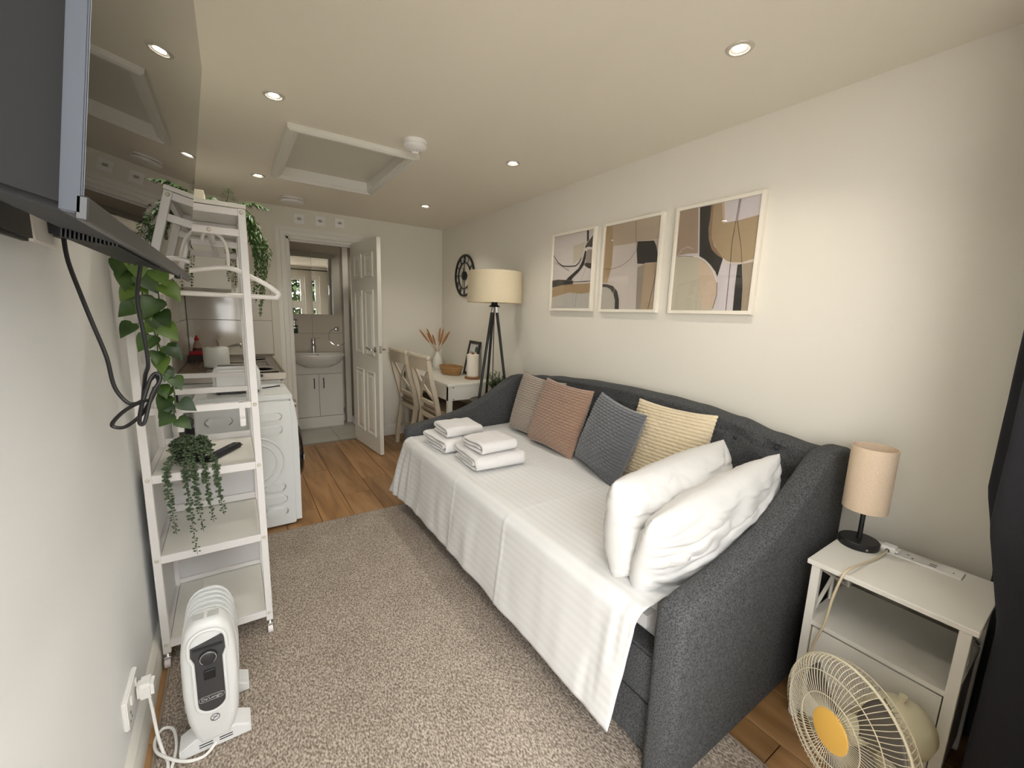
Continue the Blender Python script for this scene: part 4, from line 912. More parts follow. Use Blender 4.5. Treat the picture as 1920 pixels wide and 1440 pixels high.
# folded towels
TOW = mat('white_terry', (230, 227, 225), 0.95, bump=(900, 0.5), sheen=0.3)
def towel(label, x0, x1, y0, y1, z0, hgt, layers, seed, rz=0.0):
    cx, cy = (x0+x1)/2, (y0+y1)/2; half = (y1-y0)/2; th = hgt/layers
    def arc(yc, za, zb, sgn, r, n=9):
        zc = (za+zb)/2
        return [(yc+sgn*r*math.sin(PI*k/n), zc+(za-zc)*math.cos(PI*k/n)) for k in range(n+1)]
    lv = [th*(k+0.5) for k in range(layers)]; R1 = (lv[-1]-lv[0])/2
    if layers == 4:   # spiral: mid pair folded at the near side, wrapped by a C that opens at the far side
        rb = [(half-th*2.2, lv[1]), (-half+R1+th*0.9, lv[1])] + arc(-half+R1+th*0.9, lv[1], lv[2], -1, th*0.5) + [(half-th*1.3, lv[2])] \
            + arc(half-th*1.3, lv[2], lv[3], 1, th*0.7) + [(-half+R1, lv[3])] + arc(-half+R1, lv[3], lv[0], -1, R1) + [(half-th*0.8, lv[0])]
    else:
        rb = [(-half+R1+th*0.5, lv[1]), (half-th*1.3, lv[1])] + arc(half-th*1.3, lv[1], lv[2], 1, th*0.7) + [(-half+R1, lv[2])] + arc(-half+R1, lv[2], lv[0], -1, R1) + [(half-th*0.8, lv[0])]
    P = [Vector(p) for p in rb]; D = [0]
    for a, b in zip(P, P[1:]): D.append(D[-1]+(b-a).length)
    M_ = int(D[-1]/0.007); Q = []; k = 0
    for i in range(M_+1):
        d = D[-1]*i/M_
        while k < len(D)-2 and D[k+1] < d: k += 1
        Q.append(P[k].lerp(P[k+1], (d-D[k])/max(1e-9, D[k+1]-D[k])))
    mb = MB(); nx = 22; nc = 10
    def fn(u, v):      # u around the thickness loop, v across x ; ribbon section is a soft closed loop
        i2 = u*2; side = 1 if i2 < 1 else -1; f = (i2 if i2 < 1 else 2-i2)*M_; i = min(M_, int(round(f)))
        a, b = Q[max(0, i-1)], Q[min(M_, i+1)]; tn = (b-a).normalized(); nn = Vector((-tn.y, tn.x))
        e = math.sqrt(max(0.0, 1-max(0, 1-min(i, M_-i)/1.6)**2)) if min(i, M_-i) < 2 else 1
        xx = 2*v-1; ed = math.sqrt(max(0.0, 1-max(0, (abs(xx)-0.88)/0.12)**2))
        q = Q[i]+nn*side*th*0.41*e*(0.45+0.55*ed)
        puff = 0.006*(1-xx*xx)*(q.y/hgt)*(1-(q.x/half)**2)
        w1 = 0.0035*nz(q.x*9+seed, q.y*18, xx*2.5); w2 = 0.004*nz(q.x*11, xx*3, seed)
        return Vector((xx*(x1-x0)/2+0.007*nz(q.x*10, seed, q.y*45), q.x+w1, z0+max(0.0005, q.y+w2*min(1, q.y/0.02)+puff)))
    mb.grid(fn, 2*M_, nx, closeu=True)
    for v in (0, 1):
        for i in range(M_):
            mb.face([fn(i/M_/2, v), fn((i+1)/M_/2, v), fn(1-(i+1)/M_/2, v), fn(1-i/M_/2, v)] if i else [fn(0, v), fn(0.5/M_, v), fn(1-0.5/M_, v)])
    bmesh.ops.remove_doubles(mb.bm, verts=mb.bm.verts, dist=0.0002)
    o = obj('folded_towel', mb, TOW, smooth=75, origin=(0, 0, 0)); o.location = (cx, cy, 0); o.rotation_euler = (0, 0, rz)
    return tag(o, label, 'towel', 'folded white towels on the bed')
towel('larger folded white towel at the bottom of stack beside far arm', 0.985, 1.27, 2.15, 2.47, 0.523, 0.078, 4, 1.0, 0.05)
towel('small folded white towel on top of stack beside far arm', 1.03, 1.27, 2.19, 2.42, 0.604, 0.062, 3, 2.0, -0.05)
towel('larger folded white towel at the bottom of stack nearer the pillows', 1.02, 1.325, 1.80, 2.11, 0.523, 0.078, 4, 3.0, -0.06)
towel('small folded white towel on top of stack nearer the pillows', 1.055, 1.285, 1.83, 2.06, 0.604, 0.062, 3, 4.0, 0.04)

# ---------------------------------------------------------------- dining corner
TWH = mat('table_white', (222, 219, 208), 0.4)
tb_ = thing('dining_table', 'white wooden dining table standing against the right wall corner', 'table', (1.73, 3.72, 0))
tx0, tx1, ty0, ty1, tz = 1.487, 1.965, 3.17, 4.28, 0.747
obj('table_top', MB().box(tx0, tx1, ty0, ty1, tz-0.022, tz, b=0.002), TWH, tb_, smooth=0)
obj('apron', MB().box(tx0+0.006, tx0+0.024, ty0+0.006, ty1-0.006, 0.605, tz-0.022).box(tx1-0.024, tx1-0.006, ty0+0.006, ty1-0.006, 0.605, tz-0.022).box(tx0+0.024, tx1-0.024, ty0+0.006, ty0+0.024, 0.605, tz-0.022).box(tx0+0.024, tx1-0.024, ty1-0.024, ty1-0.006, 0.605, tz-0.022), TWH, tb_, smooth=0)
for x in (tx0+0.006, tx1-0.046):
    for y in (ty0+0.006, ty1-0.046): obj('leg', MB().box(x, x+0.04, y, y+0.04, 0, tz-0.022, b=0.002), TWH, tb_, smooth=0)
for z in (0.615, 0.717): obj('screw_hole', MB().cyl((tx0+0.055, ty0+0.0045, z), (tx0+0.055, ty0+0.007, z), 0.005, n=12), BLACK, tb_)

CH_ = mat('chair_paint', (204, 192, 170), 0.45); SEAT = mat('seat_fabric', (140, 124, 104), 0.9, bump=(400, 0.2))
def make_chair(loc, label):
    c = thing('cross_back_chair', label, 'chair', loc, group='cross-back chairs at the dining table')
    # local: seat runs +x from the back at x=0; width along y
    hw = 0.205
    def back_x(z): return -0.03+0.05*math.exp(-((z-0.45)/0.22)**2)-0.06*max(0, (z-0.45)/0.52)**1.4
    for s_ in (-1, 1):
        zs = [0, 0.15, 0.3, 0.45, 0.6, 0.75, 0.87, 0.94]
        mb = MB(); rings = []
        for z in zs:
            y = s_*(hw-0.03+0.03*(z/0.94)); x = back_x(z)+0.03*(0.45-z if z < 0.45 else 0)*-1
            hx, hy_ = 0.019, 0.016
            rings.append([mb.bm.verts.new((x+a*hx, y+b*hy_, z)) for a, b in ((-1, -1), (1, -1), (1, 1), (-1, 1))])
        for a, b in zip(rings, rings[1:]):
            for k in range(4): mb.bm.faces.new((a[k], a[(k+1) % 4], b[(k+1) % 4], b[k]))
        mb.bm.faces.new(rings[0]); mb.bm.faces.new(rings[-1])
        obj('back_post', mb, CH_, c, local=True, smooth=40)
        obj('front_leg', MB().box(0.37, 0.405, s_*0.175-0.017, s_*0.175+0.017, 0, 0.44, b=0.003), CH_, c, local=True)
        obj('side_stretcher', MB().box(0.0, 0.38, s_*0.178-0.009, s_*0.178+0.009, 0.17, 0.195, b=0.002), CH_, c, local=True)
    # curved crest rail with rolled top
    def crest(u, v):
        y = -hw-0.008+(2*hw+0.016)*u; a = 2*PI*v; bow = -0.022*(1-(2*u-1)**2)
        prof = [(0.013, 0.86), (0.013, 0.955), (0.018, 0.968), (0.012, 0.985), (-0.012, 0.985), (-0.020, 0.968), (-0.013, 0.955), (-0.013, 0.86)]
        i = int(v*8) % 8
        x, z = prof[i]
        return Vector((back_x(0.93)+x+bow, y, z))
    mb = MB().grid(crest, 14, 8, closev=True)
    for u in (0, 1): mb.face([crest(u, k/8) for k in range(8)])
    obj('crest_rail', mb, CH_, c, local=True, smooth=50)
    for s_ in (-1, 1): obj('crest_knob', MB().ball((back_x(0.93)-0.002, s_*(hw+0.004), 0.968), 0.021, 12, (1, 0.8, 1)), CH_, c, local=True)
    def slat(y0, z0, y1, z1, off):
        mb = MB(); n = 8; rings = []
        for k in range(n+1):
            t = k/n; y, z = y0+(y1-y0)*t, z0+(z1-z0)*t
            d = Vector((0, y1-y0, z1-z0)).normalized(); q = Vector((0, -d.z, d.y)); x = back_x(z)-0.012*math.sin(PI*t)+off
            p = Vector((x, y, z)); rings.append([mb.bm.verts.new(p+q*a*0.014+Vector((b*0.006, 0, 0))) for a, b in ((-1, -1), (1, -1), (1, 1), (-1, 1))])
        for a, b in zip(rings, rings[1:]):
            for k in range(4): mb.bm.faces.new((a[k], a[(k+1) % 4], b[(k+1) % 4], b[k]))
        return mb
    obj('cross_slat', slat(-hw+0.02, 0.87, hw-0.03, 0.56, 0.0), CH_, c, local=True, smooth=40)
    obj('cross_slat', slat(hw-0.02, 0.87, -hw+0.03, 0.56, 0.008), CH_, c, local=True, smooth=40)
    obj('lower_rail', MB().box(back_x(0.55)-0.012, back_x(0.55)+0.012, -hw+0.02, hw-0.02, 0.53, 0.565, b=0.003), CH_, c, local=True)
    obj('seat_frame', MB().box(0.0, 0.405, -0.19, 0.19, 0.40, 0.44, b=0.004), CH_, c, local=True)
    obj('seat_cushion', MB().box(0.005, 0.42, -0.205, 0.205, 0.441, 0.495, b=0.022, seg=3), SEAT, c, local=True, smooth=60)
    return c
ch1 = make_chair((1.425, 3.45, 0), 'cream cross-back dining chair nearer the daybed')
ch2 = copytree(ch1); ch2.location = (1.408, 3.955, 0); ch2['label'] = 'cream cross-back dining chair nearer the open bathroom door'; ch2.rotation_euler = (0, 0, 0.03)

vs = thing('bud_vase', 'small white ceramic vase holding dried reeds on the table', 'vase', (1.80, 4.10, tz))
obj('vase_body', MB().lathe([(0.0, tz), (0.035, tz), (0.05, tz+0.03), (0.055, tz+0.07), (0.045, tz+0.12), (0.022, tz+0.16), (0.018, tz+0.19), (0.02, tz+0.195), (0.015, tz+0.19), (0.0, tz+0.15)], (1.80, 4.10, 0), 28), mat('vase_white', (226, 222, 210), 0.4), vs)
REED = mat('dried_reed', (150, 98, 56), 0.9, var=(60, (186, 132, 84), 0.25))
rd = thing('dried_reeds', 'spray of dried brown pampas reeds standing in white vase', 'dried reeds', (1.80, 4.10, tz+0.19))
random.seed(5)
for dx, dy, hh in ((-0.18, 0.06, 0.25), (-0.14, -0.05, 0.22), (-0.10, 0.05, 0.26), (-0.05, 0.02, 0.20), (0.04, -0.02, 0.20), (0.085, 0.04, 0.26), (0.10, -0.08, 0.24), (0.13, 0.02, 0.22), (0.06, 0.07, 0.27)):
    b = Vector((1.80, 4.10, tz+0.17)); e = b+Vector((dx, dy, hh)); m1 = b.lerp(e, 0.45)
    obj('reed', MB().tube([b, m1], 0.0015, 5).tube([m1, b.lerp(e, 0.6), b.lerp(e, 0.75), b.lerp(e, 0.9), e], [0.0045, 0.0095, 0.0105, 0.008, 0.003], 7), REED, rd)
bk = thing('wicker_basket', 'shallow woven wicker basket on the white table', 'basket', (1.80, 3.74, tz))
WK = mat('wicker', (190, 150, 98), 0.8, var=(120, (150, 108, 62), 0.2))
mb = MB()
for k in range(7):
    z = tz+0.008+k*0.011; rx, ry = 0.075+k*0.004, 0.125+k*0.006
    mb.tube([(1.79+rx*math.cos(2*PI*i/40), 3.75+ry*math.sin(2*PI*i/40), z+0.002*math.sin(i*PI+k*PI)) for i in range(40)], 0.0062, 6, closed=True)
obj('woven_wall', mb, WK, bk)
obj('basket_base', MB().lathe([(0.0, tz+0.004), (1, tz+0.004), (1, tz+0.008), (0, tz+0.008)], (1.79, 3.75, 0), 30, sx=0.074, sy=0.122), WK, bk)
mb = MB()
for k in range(24): a = 2*PI*k/24; mb.tube([(1.79+0.074*math.cos(a), 3.75+0.122*math.sin(a), tz+0.005), (1.79+0.101*math.cos(a), 3.75+0.163*math.sin(a), tz+0.082)], 0.003, 5)
obj('basket_stakes', mb, WK, bk)
# framed notice leaning on wall
FB = mat('frame_dark', (42, 37, 33), 0.5)
nf = thing('framed_notice', 'dark framed printed notice leaning on wall above the table', 'frame', (1.92, 3.62, tz), (0, math.radians(12), math.radians(-4)))
obj('moulding', MB().box(-0.012, 0.006, -0.125, -0.098, 0.0, 0.34, b=0.002).box(-0.012, 0.006, 0.098, 0.125, 0.0, 0.34, b=0.002).box(-0.012, 0.006, -0.098, 0.098, 0.0, 0.027, b=0.002).box(-0.012, 0.006, -0.098, 0.098, 0.313, 0.34, b=0.002), FB, nf, local=True, smooth=0)
obj('sheet', MB().box(-0.002, 0.004, -0.098, 0.098, 0.027, 0.313), mat('notice_paper', (214, 216, 212), 0.5), nf, local=True, smooth=0)
mb = MB(); random.seed(2)
for k, (z, w_) in enumerate(((0.285, 0.05), (0.268, 0.035), (0.23, 0.06), (0.222, 0.05), (0.19, 0.07), (0.182, 0.055), (0.15, 0.06), (0.142, 0.07), (0.11, 0.05), (0.102, 0.065), (0.07, 0.06), (0.062, 0.04))):
    mb.box(-0.0026, -0.002, 0.03-w_/2+0.01, 0.03+w_/2+0.01, z-0.0018, z+0.0018)
obj('printed_lines', mb, mat('print_ink', (70, 76, 80), 0.6), nf, local=True, smooth=0)
obj('round_emblem', MB().cyl((-0.0028, -0.055, 0.262), (-0.002, -0.055, 0.262), 0.03, n=28), mat('emblem_teal', (52, 92, 90), 0.5), nf, local=True)
obj('easel_back', MB().box(0.006, 0.010, -0.11, 0.11, 0.01, 0.33), BLACK, nf, local=True, smooth=0)
# kitchen roll
kr = thing('paper_towel_roll', 'white kitchen paper roll upright on a wooden holder', 'paper roll', (1.845, 3.40, tz))
OAKD = mat('holder_wood', (150, 98, 50), 0.5, var=(40, (124, 78, 38), 0.25))
obj('holder_base', MB().lathe([(0.0, tz), (0.072, tz), (0.075, tz+0.004), (0.075, tz+0.016), (0.07, tz+0.02), (0.0, tz+0.02)], (1.845, 3.40, 0), 36), OAKD, kr)
obj('roll', MB().lathe([(0.018, tz+0.021), (0.054, tz+0.021), (0.055, tz+0.024), (0.055, tz+0.225), (0.053, tz+0.228), (0.018, tz+0.228), (0.018, tz+0.021)], (1.845, 3.40, 0), 40), mat('tissue', (238, 228, 212), 0.95, bump=(140, 0.2)), kr)
obj('spindle', MB().cyl((1.845, 3.40, tz+0.02), (1.845, 3.40, tz+0.245), 0.012, n=16), OAKD, kr)

# floor lamp
lx, ly = 1.752, 2.885
fl = thing('tripod_floor_lamp', 'black tripod floor lamp with cream drum shade behind daybed', 'floor lamp', (lx, ly, 0))
SHADE = mat('shade_linen', (224, 210, 180), 0.9, bump=(500, 0.15), var=(240, (212, 197, 166), 0.2))
obj('lamp_shade', MB().lathe([(0.218, 1.437), (0.212, 1.676), (0.209, 1.676), (0.215, 1.437), (0.218, 1.437)], (lx, ly, 0), 56), SHADE, fl, smooth=60)
obj('shade_ring', MB().tube([(lx+0.21*math.cos(2*PI*k/40), ly+0.21*math.sin(2*PI*k/40), 1.665) for k in range(40)], 0.002, 5, closed=True).tube([(lx-0.21, ly, 1.665), (lx+0.21, ly, 1.665)], 0.002, 5).tube([(lx, ly, 1.42), (lx, ly, 1.665)], 0.004, 6), BLACKM, fl)
obj('lamp_cap', MB().lathe([(0.0, 1.405), (0.045, 1.405), (0.042, 1.412), (0.026, 1.425), (0.024, 1.45), (0.0, 1.45)], (lx, ly, 0), 24), BLACKM, fl)
obj('bulb', MB().ball((lx, ly, 1.50), 0.03, 14), mat('bulb_glass', (235, 232, 225), 0.2), fl)
fts = ((1.475, 2.795), (1.80, 3.16-0.02), (1.935, 2.77))
for fx, fy_ in fts:
    top = Vector((lx+(fx-lx)*0.07, ly+(fy_-ly)*0.07, 1.41)); ft = Vector((fx, fy_, 0.0)); a = top.lerp(ft, 0.035)
    lg = obj('leg', MB().cyl(a, ft, 0.0115, 0.0095, n=12), BLACKM, fl)
    obj('leg_ferrule', MB().cyl(top, a, 0.0085, n=12), CHROME, lg)
obj('tray_shelf', MB().lathe([(0.0, 0.640), (0.152, 0.640), (0.155, 0.645), (0.155, 0.652), (0.15, 0.648), (0.0, 0.648)], (1.725, 2.895, 0), 40), mat('tray_dark', (54, 50, 46), 0.35), fl)
obj('support_pole', MB().cyl((lx, ly, 0.64), (lx, ly, 1.41), 0.004, n=8), BLACKM, fl)
# potted plant on the lamp tray
px_, py_ = 1.80, 2.90
pp_ = thing('potted_plant', 'small green bushy plant in blush pot on lamp tray', 'plant', (px_, py_, 0.648))
obj('pot', MB().lathe([(0.0, 0.648), (0.032, 0.648), (0.042, 0.712), (0.042, 0.722), (0.038, 0.722), (0.036, 0.712), (0.0, 0.708)], (px_, py_, 0), 24), mat('pot_blush', (196, 164, 148), 0.7), pp_)
LEAFD = mat('leaf_dark', (52, 74, 42), 0.5, var=(60, (84, 104, 60), 0.3))
random.seed(11); st_ = MB(); lv_ = MB()
def leaf(mb, p, d, up, L, Wd, curl=0.2, nseg=4):
    d = d.normalized(); sd_ = d.cross(up); sd_ = sd_.normalized() if sd_.length > 1e-4 else d.orthogonal().normalized(); nrm_ = sd_.cross(d)
    prev = None
    for k in range(nseg+1):
        t = k/nseg; w_ = Wd*math.sin(PI*min(0.97, t*0.85+0.12))**0.8 if k < nseg else 0.0
        if k == 0: w_ = Wd*0.25
        c = p+d*L*t-nrm_*curl*L*t*t
        cur = (mb.bm.verts.new(c-sd_*w_/2+nrm_*w_*0.15), mb.bm.verts.new(c), mb.bm.verts.new(c+sd_*w_/2+nrm_*w_*0.15))
        if prev:
            mb.bm.faces.new((prev[0], prev[1], cur[1], cur[0])); mb.bm.faces.new((prev[1], prev[2], cur[2], cur[1]))
        prev = cur
for k in range(44):
    a = random.uniform(0, 2*PI); ln = random.uniform(0.03, 0.105)
    e = Vector((px_+ln*math.cos(a), py_+ln*math.sin(a), 0.72+random.uniform(0.05, 0.19)*(1.1-ln*5)))
    b = Vector((px_, py_, 0.71)); st_.tube([b, e], 0.001, 4)
    for j in range(9):
        t = 0.35+0.65*j/8; p = b.lerp(e, t); aa = random.uniform(0, 2*PI)
        leaf(lv_, p, Vector((math.cos(aa), math.sin(aa), random.uniform(0.1, 0.9))), Vector((0, 0, 1)), random.uniform(0.020, 0.030), 0.014, 0.15, 3)
obj('stems', st_, LEAFD, pp_); obj('foliage', lv_, LEAFD, pp_, fix=False, smooth=180)

# ---------------------------------------------------------------- wall clock
cl = thing('wall_clock', 'open black metal wall clock with roman numerals behind lamp', 'clock', (XR-0.012, 3.855, 1.52))
cy, cz, cX = 3.855, 1.722, XR-0.012
def ring(r0, r1, x0, x1, n=56):
    mb = MB(); mb.lathe([(r0, -(x1-x0)/2), (r1, -(x1-x0)/2), (r1, (x1-x0)/2), (r0, (x1-x0)/2), (r0, -(x1-x0)/2)], ((x0+x1)/2, cy, cz), n, mtx=Matrix.Rotation(PI/2, 3, 'Y')); return mb
obj('outer_ring', ring(0.188, 0.207, cX-0.006, cX+0.006), BLACKM, cl); obj('inner_ring', ring(0.122, 0.131, cX-0.005, cX+0.005), BLACKM, cl)
obj('hub', MB().cyl((cX-0.012, cy, cz), (cX+0.008, cy, cz), 0.043, n=36), BLACKM, cl)
obj('cross_bar', MB().box(cX-0.004, cX+0.002, cy-0.003, cy+0.003, cz-0.125, cz+0.125).box(cX-0.004, cX+0.002, cy-0.125, cy+0.125, cz-0.003, cz+0.003), BLACKM, cl, smooth=0)
NUM = ['XII', 'I', 'II', 'III', 'IV', 'V', 'VI', 'VII', 'VIII', 'IX', 'X', 'XI']
for k, s_ in enumerate(NUM):
    wid = {'I': 0.010, 'V': 0.022, 'X': 0.022}; tot = sum(wid[c] for c in s_); o0 = -tot/2; mb = MB(); a = 2*PI*k/12
    # seen from the room (looking +x): right is -y
    def pt(u, v): # u tangential (right when upright), v radial
        rr = 0.129+v*0.061; return (cX, cy-(rr*math.sin(a)+u*math.cos(a)), cz+rr*math.cos(a)-u*math.sin(a))
    for c in s_:
        w_ = wid[c]
        if c == 'I': mb.tube([pt(o0+w_/2, 0), pt(o0+w_/2, 1)], 0.0028, 5)
        elif c == 'V': mb.tube([pt(o0+0.003, 1), pt(o0+w_/2, 0), pt(o0+w_-0.003, 1)], 0.0028, 5)
        else: mb.tube([pt(o0+0.003, 1), pt(o0+w_-0.003, 0)], 0.0028, 5); mb.tube([pt(o0+0.003, 0), pt(o0+w_-0.003, 1)], 0.0028, 5)
        o0 += w_
    obj('numeral', mb, BLACKM, cl)
obj('hour_hand', MB().box(cX-0.016, cX-0.013, cy-0.004, cy+0.004, cz, cz+0.075), BLACKM, cl, smooth=0)
obj('minute_hand', MB().box(cX-0.019, cX-0.016, cy-0.003, cy+0.003, cz-0.11, cz), BLACKM, cl, smooth=0)

# ---------------------------------------------------------------- framed prints
P1 = [[[190,180,160],[[0.519,0.837],[0.802,0.859],[0.757,0.673],[0.536,0.591]]],[[186,180,170],[[0.007,0.156],[0.483,0.219],[0.769,0.195],[0.99,0.209],[1.0,0.0],[0.0,0.0]]],[[45,42,38],[[0.829,1.0],[0.877,1.0],[0.888,0.874],[0.842,0.855]]],[[70,60,52],[[1.0,0.943],[0.928,0.893],[0.848,0.842],[0.809,0.799],[0.811,0.781],[0.876,0.793],[0.998,0.776]]],[[150,138,128],[[0.869,0.758],[0.993,0.748],[1.0,0.585],[0.856,0.594],[0.828,0.644]]],[[72,62,55],[[0.833,0.596],[0.999,0.579],[0.996,0.509],[0.909,0.52],[0.815,0.561]]],[[45,42,38],[[0.815,0.751],[0.85,0.736],[0.814,0.573],[0.689,0.484],[0.556,0.417],[0.512,0.381],[0.377,0.393],[0.458,0.434],[0.683,0.533],[0.763,0.624]]],[[162,136,102],[[0.008,0.293],[0.298,0.319],[0.566,0.33],[0.986,0.327],[0.99,0.209],[0.769,0.195],[0.483,0.219],[0.007,0.156]]],[[45,42,38],[[0.0,0.395],[0.159,0.404],[0.377,0.389],[0.561,0.373],[0.554,0.33],[0.297,0.323],[0.007,0.296]]]]
L1 = [[[45,42,38],0.018,[[0.0,0.748],[0.132,0.642],[0.267,0.585],[0.442,0.569],[0.609,0.568],[0.686,0.605],[0.736,0.662]]],[[45,42,38],0.01,[[0.552,0.355],[0.983,0.353]]],[[110,96,84],0.004,[[0.871,0.558],[0.771,0.371]]],[[120,108,96],0.004,[[0.664,0.203],[0.653,0.0]]],[[110,100,90],0.004,[[0.007,0.657],[0.135,0.616],[0.448,0.515]]]]
P2 = [[[182,164,142],[[0.126,0.997],[1.0,1.0],[0.994,0.764],[0.624,0.766],[0.602,0.747],[0.169,0.761]]],[[172,147,112],[[0.0,1.0],[0.126,0.998],[0.167,0.75],[0.164,0.531],[0.099,0.322],[0.0,0.33]]],[[204,192,182],[[0.167,0.75],[0.6,0.757],[0.653,0.454],[0.686,0.001],[0.0,0.0],[0.0,0.325],[0.099,0.322],[0.164,0.531]]],[[176,153,126],[[0.784,0.509],[0.988,0.51],[1.0,0.0],[0.686,0.0],[0.659,0.474]]],[[152,140,124],[[0.659,0.474],[0.778,0.499],[0.77,0.0],[0.686,0.0]]],[[184,176,162],[[0.0,0.276],[0.086,0.271],[0.166,0.247],[0.241,0.185],[0.28,0.106],[0.286,0.0],[0.0,0.0]]],[[45,42,38],[[0.0,0.311],[0.081,0.309],[0.219,0.28],[0.311,0.217],[0.358,0.117],[0.369,0.0],[0.286,0.0],[0.28,0.106],[0.241,0.185],[0.166,0.247],[0.086,0.271],[0.0,0.276]]],[[45,42,38],[[0.624,0.766],[0.906,0.747],[0.953,0.689],[0.985,0.597],[0.987,0.513],[0.783,0.517],[0.776,0.507],[0.652,0.518],[0.622,0.663]]]]
L2 = [[[80,66,54],0.006,[[0.569,1.0],[0.613,0.674],[0.517,0.576],[0.351,0.51],[0.171,0.484],[0.001,0.494]]],[[60,50,42],0.008,[[0.99,0.512],[0.975,0.339],[0.901,0.0]]],[[190,180,165],0.005,[[0.257,0.273],[0.241,0.185],[0.258,0.0]]]]
P3 = [[[160,138,118],[[0.0,1.0],[0.252,1.0],[0.309,0.56],[0.172,0.567],[0.006,0.556]]],[[45,42,38],[[0.273,0.999],[0.42,0.997],[0.42,0.859],[0.411,0.788],[0.432,0.677],[0.482,0.581],[0.563,0.52],[0.634,0.483],[0.618,0.426],[0.59,0.32],[0.56,0.367],[0.489,0.435],[0.405,0.496],[0.33,0.53]]],[[142,114,90],[[0.42,0.998],[0.457,0.997],[0.467,0.691],[0.515,0.605],[0.624,0.515],[0.634,0.483],[0.563,0.52],[0.482,0.581],[0.432,0.677],[0.411,0.788],[0.42,0.859]]],[[168,146,114],[[0.451,0.998],[0.547,0.999],[0.584,0.854],[0.584,0.811],[0.745,0.811],[0.997,0.831],[0.994,0.46],[0.863,0.435],[0.75,0.444],[0.678,0.462],[0.626,0.497],[0.544,0.576],[0.476,0.672],[0.457,0.746]]],[[196,172,146],[[0.547,0.999],[0.576,0.998],[0.611,0.824],[0.59,0.81]]],[[192,184,162],[[0.0,0.547],[0.244,0.532],[0.325,0.521],[0.435,0.466],[0.535,0.368],[0.584,0.274],[0.609,0.182],[0.599,0.072],[0.565,0.0],[0.0,0.0]]],[[204,182,158],[[0.315,0.494],[0.437,0.448],[0.536,0.359],[0.585,0.265],[0.606,0.155],[0.581,0.026],[0.445,0.0],[0.401,0.141]]],[[45,42,38],[[0.816,0.417],[0.865,0.422],[0.902,0.217],[0.918,0.0],[0.822,0.0],[0.815,0.22]]],[[165,148,125],[[0.868,0.422],[0.995,0.43],[1.0,0.0],[0.92,0.0],[0.902,0.217]]]]
L3 = [[[60,48,40],0.006,[[0.757,0.999],[0.723,0.638],[0.733,0.401],[0.741,0.0]]],[[60,48,40],0.005,[[0.769,0.998],[0.757,0.805],[0.833,0.575],[0.864,0.427]]],[[50,44,40],0.006,[[0.598,0.265],[0.61,0.155],[0.576,0.017]]],[[215,200,185],0.006,[[0.041,0.563],[0.083,0.617],[0.164,0.636],[0.234,0.608]]],[[225,215,205],0.012,[[0.244,0.532],[0.325,0.523],[0.434,0.471],[0.534,0.373],[0.59,0.274]]],[[70,60,50],0.005,[[0.021,0.55],[0.134,0.546],[0.258,0.53]]],[[215,200,185],0.012,[[0.679,0.453],[0.751,0.433],[0.865,0.425],[0.996,0.447]]]]

def picture(label, yl, yr, z0, z1, base, polys, lines):
    t = thing('framed_print', label, 'picture', (XR, (yl+yr)/2, z0), group='abstract prints above the daybed')
    fw, d = 0.017, 0.026; xw = XR-0.001; xf = XR-d
    FWm = mat('frame_white', (236, 228, 212), 0.45)
    obj('frame', MB().box(xf, xw, yl, yl-fw, z0, z1, b=0.001).box(xf, xw, yr, yr+fw, z0, z1, b=0.001).box(xf, xw, yr+fw, yl-fw, z0, z0+fw, b=0.001).box(xf, xw, yr+fw, yl-fw, z1-fw, z1, b=0.001), FWm, t, smooth=0)
    a, b, c, e = yl-fw, yr+fw, z0+fw, z1-fw; xp = xf+0.010
    obj('print_paper', MB().box(xp, xw-0.004, b, a, c, e), mat('print_%d_%d_%d' % base, base, 0.7), t, smooth=0)
    def P(u, v, k): return Vector((xp-0.0002*k, a+(b-a)*u, c+(e-c)*v))
    k = 1
    for col, pts in polys:
        obj('printed_shape', MB().face([P(u, v, k) for u, v in pts]), mat('print_%d_%d_%d' % tuple(col), col, 0.7), t, smooth=0, fix=False); k += 1
    for col, w_, pts in lines:
        mb = MB(); asp = (e-c)/abs(b-a); pr = None
        for i, (u, v) in enumerate(pts):
            q0 = pts[max(0, i-1)]; q1 = pts[min(len(pts)-1, i+1)]; dx, dy = (q1[0]-q0[0]), (q1[1]-q0[1])*asp; L_ = math.hypot(dx, dy) or 1
            nx_, ny_ = -dy/L_, dx/L_/asp
            cur = (mb.bm.verts.new(P(min(1, max(0, u+nx_*w_/2)), min(1, max(0, v+ny_*w_/2)), k)), mb.bm.verts.new(P(min(1, max(0, u-nx_*w_/2)), min(1, max(0, v-ny_*w_/2)), k)))
            if pr: mb.bm.faces.new((pr[0], pr[1], cur[1], cur[0]))
            pr = cur
        obj('printed_line', mb, mat('print_%d_%d_%d' % tuple(col), col, 0.7), t, smooth=0, fix=False); k += 1
    obj('glazing', MB().box(xf+0.003, xf+0.005, b, a, c, e), GLASS, t, smooth=0)
picture('leftmost abstract print, black arc and diagonal stroke over tan band', 2.457, 2.022, 1.388, 1.925, (206, 197, 190), P1, L1)
picture('middle abstract print with a black square and thin curved line', 1.952, 1.512, 1.385, 1.922, (196, 184, 172), P2, L2)
picture('rightmost abstract print with black hourglass and tan rounded shape', 1.436, 0.991, 1.383, 1.922, (208, 199, 198), P3, L3)

